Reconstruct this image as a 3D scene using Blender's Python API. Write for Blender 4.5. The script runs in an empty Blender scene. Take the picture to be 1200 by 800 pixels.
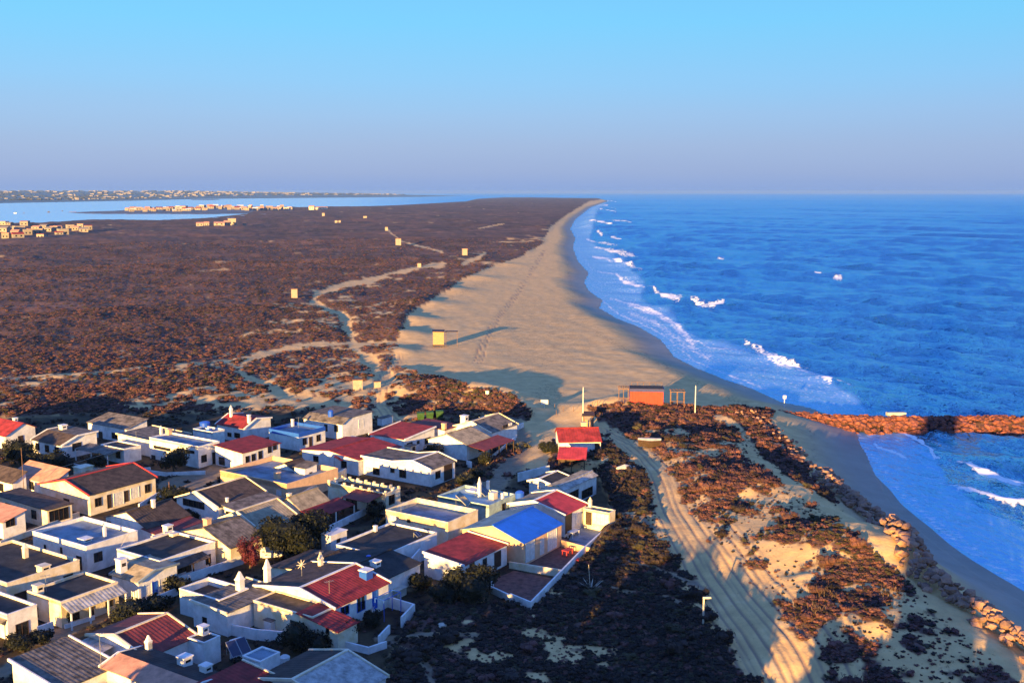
import bpy, bmesh, math, random
import numpy as np
from mathutils import Vector, Matrix
random.seed(7); RNG = np.random.default_rng(7)
S = bpy.context.scene
COL = S.collection

# ------------------------------------------------------------------ camera, sky, sun, exposure
F_PX, CX, CY, HOR, CAM_Z = 1250.0, 600.0, 400.0, 224.5, 45.0
PITCH = math.atan((CY - HOR) / F_PX)
CP, SP = math.cos(PITCH), math.sin(PITCH)
cam_d = bpy.data.cameras.new('camera'); cam = bpy.data.objects.new('camera', cam_d); COL.objects.link(cam)
cam.location = (0, 0, CAM_Z); cam.rotation_euler = (math.pi / 2 - PITCH, 0, 0)
cam_d.sensor_width = 36; cam_d.lens = F_PX / 1200 * 36
cam_d.clip_start = 0.5; cam_d.clip_end = 200000
S.camera = cam

EXPOSURE = 2.0; SKY_GAIN = 1.0 / 2 ** EXPOSURE
SUN_EL, SUN_AZ = math.radians(5.7), math.radians(22.0)     # shadows run 22 degrees right of straight ahead
sun_vec = Vector((-math.sin(SUN_AZ) * math.cos(SUN_EL), -math.cos(SUN_AZ) * math.cos(SUN_EL), math.sin(SUN_EL)))
w = bpy.data.worlds.new('World'); S.world = w; w.use_nodes = True
nt = w.node_tree; bg = nt.nodes['Background']
sky = nt.nodes.new('ShaderNodeTexSky'); sky.sky_type = 'NISHITA'; sky.sun_disc = False
sky.sun_elevation = SUN_EL; sky.sun_rotation = math.radians(158)
sky.altitude = 30; sky.air_density = 1.3; sky.dust_density = .6; sky.ozone_density = 3.0
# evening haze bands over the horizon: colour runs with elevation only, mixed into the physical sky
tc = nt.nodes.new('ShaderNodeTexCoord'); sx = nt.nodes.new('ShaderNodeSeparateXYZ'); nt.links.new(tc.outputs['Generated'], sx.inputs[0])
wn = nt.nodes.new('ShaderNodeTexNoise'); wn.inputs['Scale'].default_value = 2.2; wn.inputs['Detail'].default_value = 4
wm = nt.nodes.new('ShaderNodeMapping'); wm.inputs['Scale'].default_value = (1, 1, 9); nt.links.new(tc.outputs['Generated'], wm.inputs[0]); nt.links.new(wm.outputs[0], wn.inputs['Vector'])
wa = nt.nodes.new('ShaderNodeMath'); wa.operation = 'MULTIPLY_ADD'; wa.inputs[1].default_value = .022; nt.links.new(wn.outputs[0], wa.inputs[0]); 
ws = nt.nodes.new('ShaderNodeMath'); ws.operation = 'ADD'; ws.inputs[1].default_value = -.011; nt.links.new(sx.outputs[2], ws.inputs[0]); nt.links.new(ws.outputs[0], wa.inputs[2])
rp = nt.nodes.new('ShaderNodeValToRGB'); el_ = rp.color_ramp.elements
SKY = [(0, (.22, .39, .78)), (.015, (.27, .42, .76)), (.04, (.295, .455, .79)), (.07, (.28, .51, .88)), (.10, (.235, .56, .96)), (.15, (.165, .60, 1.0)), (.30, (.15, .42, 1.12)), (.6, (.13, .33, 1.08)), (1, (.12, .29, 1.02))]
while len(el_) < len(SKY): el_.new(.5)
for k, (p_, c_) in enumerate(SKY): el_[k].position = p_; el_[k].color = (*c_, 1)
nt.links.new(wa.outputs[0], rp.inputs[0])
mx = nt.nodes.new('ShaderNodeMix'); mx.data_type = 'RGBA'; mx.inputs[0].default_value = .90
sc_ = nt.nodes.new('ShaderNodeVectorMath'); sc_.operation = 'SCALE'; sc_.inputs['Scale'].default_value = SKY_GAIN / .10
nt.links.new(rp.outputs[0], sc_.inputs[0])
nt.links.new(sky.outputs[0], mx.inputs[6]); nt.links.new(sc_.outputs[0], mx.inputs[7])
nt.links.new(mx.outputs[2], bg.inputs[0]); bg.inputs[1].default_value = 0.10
sun_d = bpy.data.lights.new('sun', 'SUN'); sun_d.energy = 5.0; sun_d.angle = math.radians(0.6)
sun_d.color = (1.0, 0.60, 0.17)
sun = bpy.data.objects.new('sun', sun_d); COL.objects.link(sun)
sun.rotation_euler = sun_vec.to_track_quat('Z', 'Y').to_euler()
S.view_settings.view_transform = 'Standard'; S.view_settings.look = 'None'
S.view_settings.exposure = EXPOSURE; S.view_settings.gamma = 1.0
S.render.engine = 'CYCLES'

# ------------------------------------------------------------------ survey: photo measurements -> ground points
def ray(x, y):
    a, b = (x - CX) / F_PX, -(y - CY) / F_PX
    return np.array([a, CP + b * SP, -SP + b * CP])
def U(x, y, z=0.0):
    d = ray(x, y); t = (z - CAM_Z) / d[2]
    return np.array([d[0] * t, d[1] * t, z])
def Uarr(pts, z=0.0): return np.array([U(x, y, z)[:2] for x, y in pts])
def P(X, Y, Z):
    dep = Y * CP - (Z - CAM_Z) * SP
    up = Y * SP + (Z - CAM_Z) * CP
    dep = np.where(dep < 1.0, 1.0, dep) if isinstance(dep, np.ndarray) else max(dep, 1.0)
    return CX + F_PX * X / dep, CY - F_PX * up / dep

# ------------------------------------------------------------------ small noise library
def _h(ix, iy, s):
    n = (ix * 374761393 + iy * 668265263 + s * 974634777) & 0x7fffffff
    n = ((n ^ (n >> 13)) * 1274126177) & 0x7fffffff
    return ((n ^ (n >> 16)) & 0xffff) / 65535.0
def vnoise(x, y, s=0):
    ix = np.floor(x).astype(np.int64); iy = np.floor(y).astype(np.int64)
    fx = x - ix; fy = y - iy
    fx = fx * fx * (3 - 2 * fx); fy = fy * fy * (3 - 2 * fy)
    return ((_h(ix, iy, s) * (1 - fx) + _h(ix + 1, iy, s) * fx) * (1 - fy) +
            (_h(ix, iy + 1, s) * (1 - fx) + _h(ix + 1, iy + 1, s) * fx) * fy)
def fbm(x, y, s=0, o=4):
    v = 0; a = .5; t = 0
    for k in range(o):
        v = v + a * vnoise(x, y, s + k * 17); t += a; a *= .5; x = x * 2.03 + 11.3; y = y * 2.03 + 5.7
    return v / t
def sst(a, b, x):
    t = np.clip((x - a) / (b - a), 0, 1); return t * t * (3 - 2 * t)

def inpoly(px, py, poly):
    r = np.zeros(px.shape, bool); n = len(poly)
    for i in range(n):
        x0, y0 = poly[i]; x1, y1 = poly[(i + 1) % n]
        if y0 == y1: continue
        c = ((y0 > py) != (y1 > py)) & (px < (x1 - x0) * (py - y0) / (y1 - y0) + x0)
        r ^= c
    return r
def dline(px, py, line, closed=False, lateral=False):
    d = np.full(px.shape, 1e18); lat = np.zeros(px.shape)
    n = len(line)
    for i in range(n if closed else n - 1):
        x0, y0 = line[i]; x1, y1 = line[(i + 1) % n]
        dx, dy = x1 - x0, y1 - y0; L2 = dx * dx + dy * dy + 1e-9
        t = np.clip(((px - x0) * dx + (py - y0) * dy) / L2, 0, 1)
        ex = px - x0 - t * dx; ey = py - y0 - t * dy
        q = ex * ex + ey * ey; m = q < d
        if lateral: lat = np.where(m, (ex * dy - ey * dx) / math.sqrt(L2), lat)
        d = np.where(m, q, d)
    return (np.sqrt(d), lat) if lateral else np.sqrt(d)

# ------------------------------------------------------------------ materials
MATS = {}
def mat(name, col, rough=.8, var=.25, scale=.6, bump=.0, bscale=8, col2=None, spec=.3, metallic=0, per_obj=.0, stretch=None):
    """procedural surface: base colour broken by two scales of noise (wear, dirt), optional relief"""
    if name in MATS: return MATS[name]
    m = bpy.data.materials.new(name); m.use_nodes = True; n = m.node_tree; b = n.nodes['Principled BSDF']
    b.inputs['Roughness'].default_value = rough; b.inputs['Metallic'].default_value = metallic
    b.inputs['Specular IOR Level'].default_value = spec
    g = n.nodes.new('ShaderNodeNewGeometry'); mp = n.nodes.new('ShaderNodeMapping')
    n.links.new(g.outputs['Position'], mp.inputs[0])
    if stretch: mp.inputs['Scale'].default_value = stretch
    t = n.nodes.new('ShaderNodeTexNoise'); t.inputs['Scale'].default_value = scale; t.inputs['Detail'].default_value = 7
    t.inputs['Roughness'].default_value = .65
    n.links.new(mp.outputs[0], t.inputs['Vector'])
    r = n.nodes.new('ShaderNodeValToRGB'); c2 = col2 or [c * (1 - var * 1.6) for c in col]
    r.color_ramp.elements[0].position = .36; r.color_ramp.elements[0].color = (*c2, 1)
    r.color_ramp.elements[1].position = .62; r.color_ramp.elements[1].color = (*col, 1)
    n.links.new(t.outputs[0], r.inputs[0]); out = r.outputs[0]
    if per_obj:
        oi = n.nodes.new('ShaderNodeObjectInfo'); mr = n.nodes.new('ShaderNodeMapRange')
        mr.inputs[3].default_value = 1 - per_obj; mr.inputs[4].default_value = 1 + per_obj
        hs = n.nodes.new('ShaderNodeHueSaturation'); n.links.new(oi.outputs['Random'], mr.inputs[0])
        n.links.new(mr.outputs[0], hs.inputs['Value']); n.links.new(out, hs.inputs['Color']); out = hs.outputs[0]
    n.links.new(out, b.inputs['Base Color'])
    if bump:
        t2 = n.nodes.new('ShaderNodeTexNoise'); t2.inputs['Scale'].default_value = bscale; t2.inputs['Detail'].default_value = 5
        n.links.new(g.outputs['Position'], t2.inputs['Vector'])
        bp = n.nodes.new('ShaderNodeBump'); bp.inputs['Strength'].default_value = bump; bp.inputs['Distance'].default_value = .15
        n.links.new(t2.outputs[0], bp.inputs['Height']); n.links.new(bp.outputs[0], b.inputs['Normal'])
    MATS[name] = m; return m
WHITE = mat('white_plaster', (.80, .79, .775), .85, .16, .9, .12, 5, col2=(.58, .57, .55))
CREAM = mat('cream_plaster', (.78, .70, .56), .85, .2, .8, .12, 5, col2=(.62, .50, .30))
PEACH = mat('peach_plaster', (.72, .47, .29), .85, .15, .8, .1, 5)
TEAL = mat('pale_teal_plaster', (.42, .55, .54), .85, .25, .8, .12, 5)
R_RED = mat('red_roof_sheet', (.30, .030, .032), .8, .35, .9, .1, 6, per_obj=.15)
R_BRIGHT = mat('bright_red_roof_sheet', (.50, .045, .05), .7, .25, .8, .1, 6)
R_MAROON = mat('maroon_roof_sheet', (.22, .04, .035), .7, .3, .8, .1, 6)
R_BROWN = mat('brown_roof_sheet', (.095, .068, .056), .85, .4, 1.1, .15, 6, per_obj=.15)
R_GREY = mat('grey_fibre_cement_roof', (.18, .155, .135), .9, .45, 1.0, .15, 6, per_obj=.15)
R_TAN = mat('tan_weathered_roof', (.40, .33, .22), .9, .35, 1.0, .15, 6)
R_LIGHT = mat('pale_grey_roof_sheet', (.50, .48, .44), .85, .35, 1.2, .1, 6)
R_BLACK = mat('dark_bitumen_roof', (.042, .040, .042), .85, .5, .7, .15, 5, col2=(.014, .014, .017))
R_SALMON = mat('salmon_clay_roof', (.60, .30, .20), .8, .25, .9, .1, 6)
R_BLUE = mat('bright_blue_roof_sheet', (.012, .13, .66), .55, .2, .6, .05, 6)
R_TEAL = mat('teal_grey_roof_sheet', (.20, .30, .32), .7, .3, .6, .05, 6)
D_BLUE = mat('blue_grey_deck', (.21, .28, .35), .8, .35, .5, .05, 6)
TRIM_BLUE = mat('cobalt_blue_paint', (.02, .10, .50), .5, .1, 2)
GLASS = mat('dark_window_glass', (.012, .014, .018), .12, .1, 2, spec=.6)
DARKWOOD = mat('dark_brown_wood', (.06, .035, .025), .6, .3, 4)
SHUT = mat('white_slatted_shutter', (.70, .70, .68), .6, .15, 3)
METAL = mat('galvanised_metal', (.35, .35, .36), .45, .2, 3, metallic=.6)
PINK = mat('terracotta_paving', (.20, .085, .065), .8, .35, 1.5, .1, 5)
WOOD = mat('sunlit_pine_boards', (.42, .26, .15), .7, .25, 2.0, .1, 9, stretch=(1, 1, 6))
ORANGE = mat('orange_painted_boards', (.46, .045, .03), .7, .15, 1.5, .1, 9)
NAVY = mat('navy_blue_paint', (.03, .035, .16), .6, .2, 2)
TANK = mat('blue_plastic_tank', (.02, .09, .55), .35, .1, 2, spec=.5)
GREENB = mat('green_container_plastic', (.025, .075, .02), .5, .25, 2)
SOLAR = mat('solar_collector_glass', (.012, .015, .05), .12, .1, 2, spec=.7)
BARK = mat('grey_brown_bark', (.10, .075, .05), .9, .3, 5, .3, 20)
LEAF = mat('dark_evergreen_leaf', (.007, .010, .004), .7, .4, 1.3, per_obj=.2)
LEAF2 = mat('olive_leaf', (.014, .017, .008), .7, .4, 1.3, per_obj=.2)
PINKLEAF = mat('bougainvillea_bract', (.085, .010, .022), .7, .4, 2)
PALM = mat('dry_palm_frond', (.11, .10, .045), .7, .3, 2)
FARW = mat('distant_pale_wall', (.24, .215, .20), .9, .2, .05)
HUTC = mat('sun_bleached_cream_board', (.34, .28, .25), .8, .2, 1.5)
WOODG = mat('weathered_grey_wood', (.20, .11, .075), .85, .3, 3)
STONE = mat('reddish_breakwater_stone', (.27, .085, .055), .9, .55, 1.1, .5, 4, col2=(.09, .04, .033), per_obj=.3)
STONE2 = mat('tan_breakwater_stone', (.36, .20, .13), .9, .35, 1.0, .5, 4, col2=(.20, .12, .095), per_obj=.28)
CONC = mat('pale_concrete', (.62, .56, .46), .9, .2, 1.0, .1, 5)

# ------------------------------------------------------------------ mesh + object helpers
def new_obj(name, me, parent=None, m=None):
    o = bpy.data.objects.new(name, me); COL.objects.link(o)
    if parent is not None: o.parent = parent
    if m is not None and me is not None and not me.materials: me.materials.append(m)
    return o
class MB:
    def __init__(s): s.v = []; s.f = []
    def add(s, vs, fs):
        k = len(s.v); s.v += [tuple(p) for p in vs]; s.f += [tuple(i + k for i in f) for f in fs]; return s
    def box(s, x0, y0, z0, x1, y1, z1):
        return s.add([(x0, y0, z0), (x1, y0, z0), (x1, y1, z0), (x0, y1, z0), (x0, y0, z1), (x1, y0, z1), (x1, y1, z1), (x0, y1, z1)],
                     [(0, 3, 2, 1), (4, 5, 6, 7), (0, 1, 5, 4), (1, 2, 6, 5), (2, 3, 7, 6), (3, 0, 4, 7)])
    def hexa(s, a):   # 8 corners, bottom 4 then top 4
        return s.add(a, [(0, 3, 2, 1), (4, 5, 6, 7), (0, 1, 5, 4), (1, 2, 6, 5), (2, 3, 7, 6), (3, 0, 4, 7)])
    def ring(s, c, z0, r0, z1, r1, n=12, cap=True):
        vs = [(c[0] + r * math.cos(2 * math.pi * i / n), c[1] + r * math.sin(2 * math.pi * i / n), z) for z, r in ((z0, r0), (z1, r1)) for i in range(n)]
        fs = [(i, (i + 1) % n, n + (i + 1) % n, n + i) for i in range(n)]
        if cap: fs += [tuple(range(n - 1, -1, -1)), tuple(range(n, 2 * n))]
        return s.add(vs, fs)
    def tube(s, a, b, r0, r1=None, n=6):
        r1 = r0 if r1 is None else r1; a = Vector(a); b = Vector(b); d = (b - a).normalized()
        q = d.to_track_quat('Z', 'Y'); vs = []
        for p, r in ((a, r0), (b, r1)):
            for i in range(n):
                t = 2 * math.pi * i / n; vs.append(p + q @ Vector((r * math.cos(t), r * math.sin(t), 0)))
        return s.add(vs, [(i, (i + 1) % n, n + (i + 1) % n, n + i) for i in range(n)] + [tuple(range(n - 1, -1, -1)), tuple(range(n, 2 * n))])
    def mesh(s, name='m', m=None):
        me = bpy.data.meshes.new(name); me.from_pydata(s.v, [], s.f); me.update()
        if m: me.materials.append(m)
        return me
    def obj(s, name, m, parent=None): return new_obj(name, s.mesh(name, m), parent)
def tag(o, label, cat, group=None, kind=None):
    if label: o['label'] = label
    if cat: o['category'] = cat
    if group: o['group'] = group
    if kind: o['kind'] = kind
    return o
def root(name, loc, rz=0, label=None, cat=None, group=None):
    o = bpy.data.objects.new(name, None); o.empty_display_size = .5; COL.objects.link(o)
    o.location = loc; o.rotation_euler = (0, 0, rz); return tag(o, label, cat, group)
def fast_mesh(name, V, Fq, smooth=True):
    me = bpy.data.meshes.new(name); V = np.asarray(V, np.float32); Fq = np.asarray(Fq, np.int32)
    me.vertices.add(len(V)); me.vertices.foreach_set('co', V.ravel())
    k = Fq.shape[1]; me.loops.add(Fq.size); me.loops.foreach_set('vertex_index', Fq.ravel())
    me.polygons.add(len(Fq)); me.polygons.foreach_set('loop_start', np.arange(0, Fq.size, k, dtype=np.int32))
    me.update(calc_edges=True)
    if smooth: me.polygons.foreach_set('use_smooth', np.ones(len(Fq), bool))
    return me
def attr(me, name, vals):
    a = me.attributes.new(name, 'FLOAT', 'POINT'); a.data.foreach_set('value', np.asarray(vals, np.float32))
# ------------------------------------------------------------------ LAND: shore lines surveyed from the photo
SEA_Z = -3.0
OCEAN = [(712,236),(692,243),(674,257),(668,268),(674,279),(671,290),(677,306),(690,320),(684,331),(690,341),(706,352),(702,361),(722,373),(748,383),
         (774,398),(790,418),(815,431),(850,445),(880,455),(915,471),(950,478),(985,492),(1003,506),(1006,518),(1016,535),(1024,556),(1036,574),(1042,590),(1058,607),
         (1086,632),(1112,652),(1142,676),(1170,695),(1200,712)]
oc = Uarr(OCEAN, SEA_Z)
oc_far = oc[0]; oc_near = oc[-1]
OC = np.vstack([oc, [(oc_near[0] + 6, 60), (86, 0), (95, -120), (120, -900), (150, -9000)]])
TOPL = [(700,232.5),(640,231.6),(590,231.4),(560,233),(545,236.2),(512,238),(475,240),(440,241.6),(400,242.7),(345,243),(300,247.5),(290,250.5),(240,255.5),(192,257.5),(180,258.3),(108,257.2),(88,258.2),
        (60,260.5),(30,262),(0,262.5),(-120,265),(-500,275),(-1500,300)]
tl = Uarr(TOPL, SEA_Z)
LAND = np.vstack([oc[::-1], tl, [(-9000, -9000), (150, -9000), (120, -900), (95, -120), (86, 0), (oc_near[0] + 6, 60)]])
ISLE = Uarr([(78,249.2),(100,248.2),(130,247.3),(150,246),(185,244.8),(230,243.4),(300,242.2),(345,242.4),(360,244),(330,248.5),(290,250.4),(240,251.2),(180,250.8),(130,251),(100,250.4)], SEA_Z)
MAIN = np.vstack([Uarr([(-900,245),(-300,240.5),(0,238.3),(80,236.8),(160,235.2),(240,233.2),(330,232.3),(430,231.4),(500,230.6),(545,229.5)], SEA_Z),
                  [(-1500, 14000), (-3000, 24000), (-60000, 24000), (-60000, 5000)]])
SPIT = Uarr([(222,233.9),(250,233.4),(262,233.7),(250,234.5),(225,234.5)], SEA_Z)

# painted survey rasters in photo coordinates (plant cover, tracks, soil ...), looked up by projecting ground points
RX0, RX1, RY0, RY1 = -500, 1700, 222, 1000
gx, gy = np.meshgrid(np.arange(RX0, RX1, 2.0), np.arange(RY0, RY1, 1.0))
wxx = gx + 10 * (fbm(gx / 14, gy / 7, 3, 3) - .5) * sst(230, 420, gy) ; wyy = gy + 5 * (fbm(gx / 14 + 50, gy / 7, 5, 3) - .5) * sst(230, 420, gy)
def R_poly(img, pts, val, fe=3.0):
    ins = inpoly(wxx, wyy, pts); d = dline(wxx, wyy, pts, True); sd = np.where(ins, d, -d)
    k = sst(-fe, fe, sd); img[:] = img * (1 - k) + val * k
def R_line(img, pts, w0, w1, val, fe=.5):
    ys = [p[1] for p in pts]; d = dline(wxx, wyy, pts); wd = np.interp(gy, sorted([min(ys), max(ys)]), [w0, w1])
    k = 1 - sst(wd * (1 - fe), wd * (1 + fe), d); img[:] = img * (1 - k) + val * k
VEG = np.full(gx.shape, 0.93)                      # brown heath everywhere, then the exceptions
R_poly(VEG, [(330,330),(420,318),(520,308),(600,300),(520,340),(470,370),(460,420),(455,460),(455,500),(150,500),(140,478),(230,440),(300,400)], .66, 14)
R_poly(VEG, [(140,470),(300,425),(450,420),(455,500),(330,500)], .44, 12)
R_poly(VEG, [(0,440),(200,425),(330,400),(330,430),(150,475),(0,470)], .85, 14)
R_poly(VEG, [(420,310),(520,300),(640,262),(660,250),(640,280),(560,318),(480,362)], .70, 8)
BEACHL = [(690,236),(664,252),(645,266),(634,286),(611,300),(571,314),(541,329),(515,345),(490,360),(474,375),(464,395),(461,412),(466,430),(500,439),(545,452),(580,463),(610,473),(622,486)]
R_poly(VEG, BEACHL + [(612,500),(600,512),(612,530),(590,555),(560,585),(640,585),(700,545),(720,480),(860,478),(888,492),(905,500),(930,530),(960,562),(1000,600),(1050,640),(1100,695),(1160,750),(1200,785),(1300,900),(1700,1000),(1700,232),(712,232)], .0, 1.5)
R_poly(VEG, [(455,446),(468,436),(500,440),(560,454),(612,470),(600,487),(560,486),(525,480),(470,492),(455,478)], .62, 3)
R_poly(VEG, [(500,482),(560,487),(470,505),(462,492)], .15, 3)
# dune field east of the village
R_poly(VEG, [(700,512),(742,518),(752,540),(768,575),(778,610),(790,640),(770,665),(800,690),(835,715),(865,745),(905,800),(950,900),(960,1000),(420,1000),(430,760),(480,700),(560,690),(620,718),(722,620),(700,570),(640,556),(650,520)], .86, 4)
R_poly(VEG, [(700,640),(760,655),(800,660),(765,690),(690,700),(610,735),(640,715),(690,690)], .74, 6)
R_poly(VEG, [(560,720),(700,745),(830,740),(860,760),(700,770),(560,750)], .74, 8)
R_poly(VEG, [(690,478),(730,474),(800,476),(858,487),(842,498),(790,506),(745,500),(700,497)], .92, 3)
R_poly(VEG, [(738,505),(800,504),(860,500),(872,522),(905,548),(960,585),(1000,622),(975,645),(930,650),(880,640),(840,628),(806,610),(796,580),(782,552),(752,528)], .56, 4)
R_poly(VEG, [(855,478),(905,482),(900,500),(925,525),(958,560),(935,566),(905,545),(880,520)], .9, 4)
R_poly(VEG, [(755,503),(800,500),(835,508),(800,512),(770,508)], .15, 3)
R_poly(VEG, [(850,618),(900,602),(905,615),(870,630)], .12, 3)
R_poly(VEG, [(860,630),(990,640),(985,700),(930,710),(870,690),(800,655)], .18, 8)
R_poly(VEG, [(948,690),(975,655),(1020,648),(1060,670),(1065,690),(1000,702)], .88, 4)
R_poly(VEG, [(940,740),(985,715),(1060,700),(1100,720),(1140,760),(1160,800),(1180,1000),(960,1000),(945,770)], .54, 6)
R_poly(VEG, [(1130,770),(1180,760),(1260,830),(1400,1000),(1150,1000)], .8, 6)
R_poly(VEG, [(1040,770),(1110,765),(1130,800),(1040,800)], .25, 8)
TRACK = [(722,511),(745,526),(763,545),(776,566),(785,590),(796,614),(814,640),(842,678),(876,724),(920,790),(980,880),(1060,1000)]
R_line(VEG, TRACK, 9, 76, 0., .5)
R_line(VEG, [(955,552),(985,581),(1010,600),(1036,620),(1056,645),(1080,671),(1108,697),(1138,718),(1170,745),(1205,772),(1260,815)], 9, 20, 0., .3)
R_line(VEG, [(838,488),(862,498),(874,510),(877,522),(890,542),(920,562),(960,588),(1000,615),(1050,655),(1100,705),(1150,748),(1200,790)], 4, 14, 0., .4)
R_line(VEG, [(782,548),(800,542),(815,534)], 2, 2, 0.); R_line(VEG, [(795,575),(820,560),(838,550)], 2.5, 2.5, 0.)
for pts, a, b in (([(520,309),(490,314),(455,322),(425,330),(395,335),(373,344),(365,353),(385,362),(405,371),(408,390)], 3, 5),
                  ([(408,386),(415,404),(430,420),(446,436)], 6, 10), ([(462,418),(456,440),(448,456),(444,470),(452,486),(470,498)], 6, 12),
                  ([(412,402),(385,403),(350,406),(320,411),(300,417)], 3, 5), ([(318,412),(295,420),(280,426),(285,440),(312,452),(345,463),(380,472),(410,482)], 3, 6),
                  ([(-500,462),(-200,455),(0,445.5),(60,440),(120,436),(180,430),(240,425),(300,418)], 1.4, 2.0), ([(452,267),(460,275),(470,283),(500,290.5),(518,295)], 1.1, 1.8),
                  ([(543,309),(556,304),(568,297)], 2.2, 3.5), ([(150,478),(220,470),(290,478)], 2, 3), ([(560,268),(590,262)], .8, 1.),
                  ([(410,405),(450,400),(464,402)], 3, 4)):
    R_line(VEG, pts, a * .72, b * .72, .0, .6)
SOIL = np.zeros(gx.shape)                          # trodden dark earth and yards of the village
VILL = [(-500,480),(0,488),(110,484),(250,484),(380,478),(455,496),(505,492),(560,482),(606,492),(610,506),(590,530),(575,556),(600,552),(700,552),(722,610),(622,715),(560,700),(500,712),(470,745),(450,780),(470,1000),(-500,1000)]
R_poly(SOIL, VILL, 1., 4); R_poly(VEG, VILL, .48, 4)
R_poly(VEG, [(450,690),(560,690),(622,716),(560,760),(470,760)], .95, 5)
R_poly(SOIL, [(600,500),(640,500),(640,545),(600,560),(560,580),(575,545)], 0., 5)
SOIL *= .97
STREET = np.zeros(gx.shape)
for pts, ww in (([(0,790),(60,745),(120,720),(190,694),(225,676)], 6), ([(10,628),(80,610)], 3), ([(195,570),(240,560),(255,552)], 9), ([(440,748),(500,742),(560,744)], 2.5), ([(452,750),(480,765),(500,782),(508,800)], 4),
                ([(475,690),(505,684)], 3), ([(600,500),(612,520),(600,545),(570,572),(545,590)], 12), ([(560,640),(600,632)], 2), ([(700,651),(760,664),(830,690)], 2.2),([(690,597),(740,603),(770,620)],2.5),([(690,675),(720,690),(800,705)],2)):
    R_line(STREET, pts, ww, ww, 1., .4)
VEG *= (1 - .9 * np.clip(STREET, 0, 1)); SOIL *= (1 - .85 * STREET)
WRACK = np.zeros(gx.shape)
R_line(WRACK, [(664,300),(668,322),(672,345),(676,362),(688,378),(702,392),(725,405),(760,418),(800,440),(850,462),(885,480)], 2, 3.5, 1., .6)
R_poly(WRACK, [(622,458),(640,448),(665,460),(650,474),(630,474)], .9, 3)
R_poly(WRACK, [(480,400),(500,425),(530,440),(560,446),(520,436),(490,418)], .5, 3)
R_line(WRACK, [(572,330),(545,340),(530,350)], 3, 3, .8)
R_line(WRACK, [(944,497),(952,510),(955,540),(958,560)], 2, 2.5, .9)
R_poly(WRACK, [(600,350),(680,340),(700,420),(620,440),(560,400)], .5, 12)

def blur(a, n):
    for ax_ in (0, 1):
        c = np.cumsum(np.insert(np.pad(a, [(n, n) if k == ax_ else (0, 0) for k in (0, 1)], 'edge'), 0, 0, axis=ax_), axis=ax_)
        a = (np.take(c, range(2 * n + 1, c.shape[ax_]), ax_) - np.take(c, range(0, c.shape[ax_] - 2 * n - 1), ax_)) / (2 * n + 1)
    return a
VEGB = blur(blur(VEG, 3), 2)

def look(img, X, Y, Z):
    px, py = P(X, Y, Z)
    u = np.clip((px - RX0) / 2.0, 0, img.shape[1] - 1.001); v = np.clip((py - RY0), 0, img.shape[0] - 1.001)
    v = np.where(Y < 15, img.shape[0] - 1.001, v)
    iu = u.astype(int); iv = v.astype(int); fu = u - iu; fv = v - iv
    return (img[iv, iu] * (1 - fu) + img[iv, iu + 1] * fu) * (1 - fv) + (img[iv + 1, iu] * (1 - fu) + img[iv + 1, iu + 1] * fu) * fv

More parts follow.
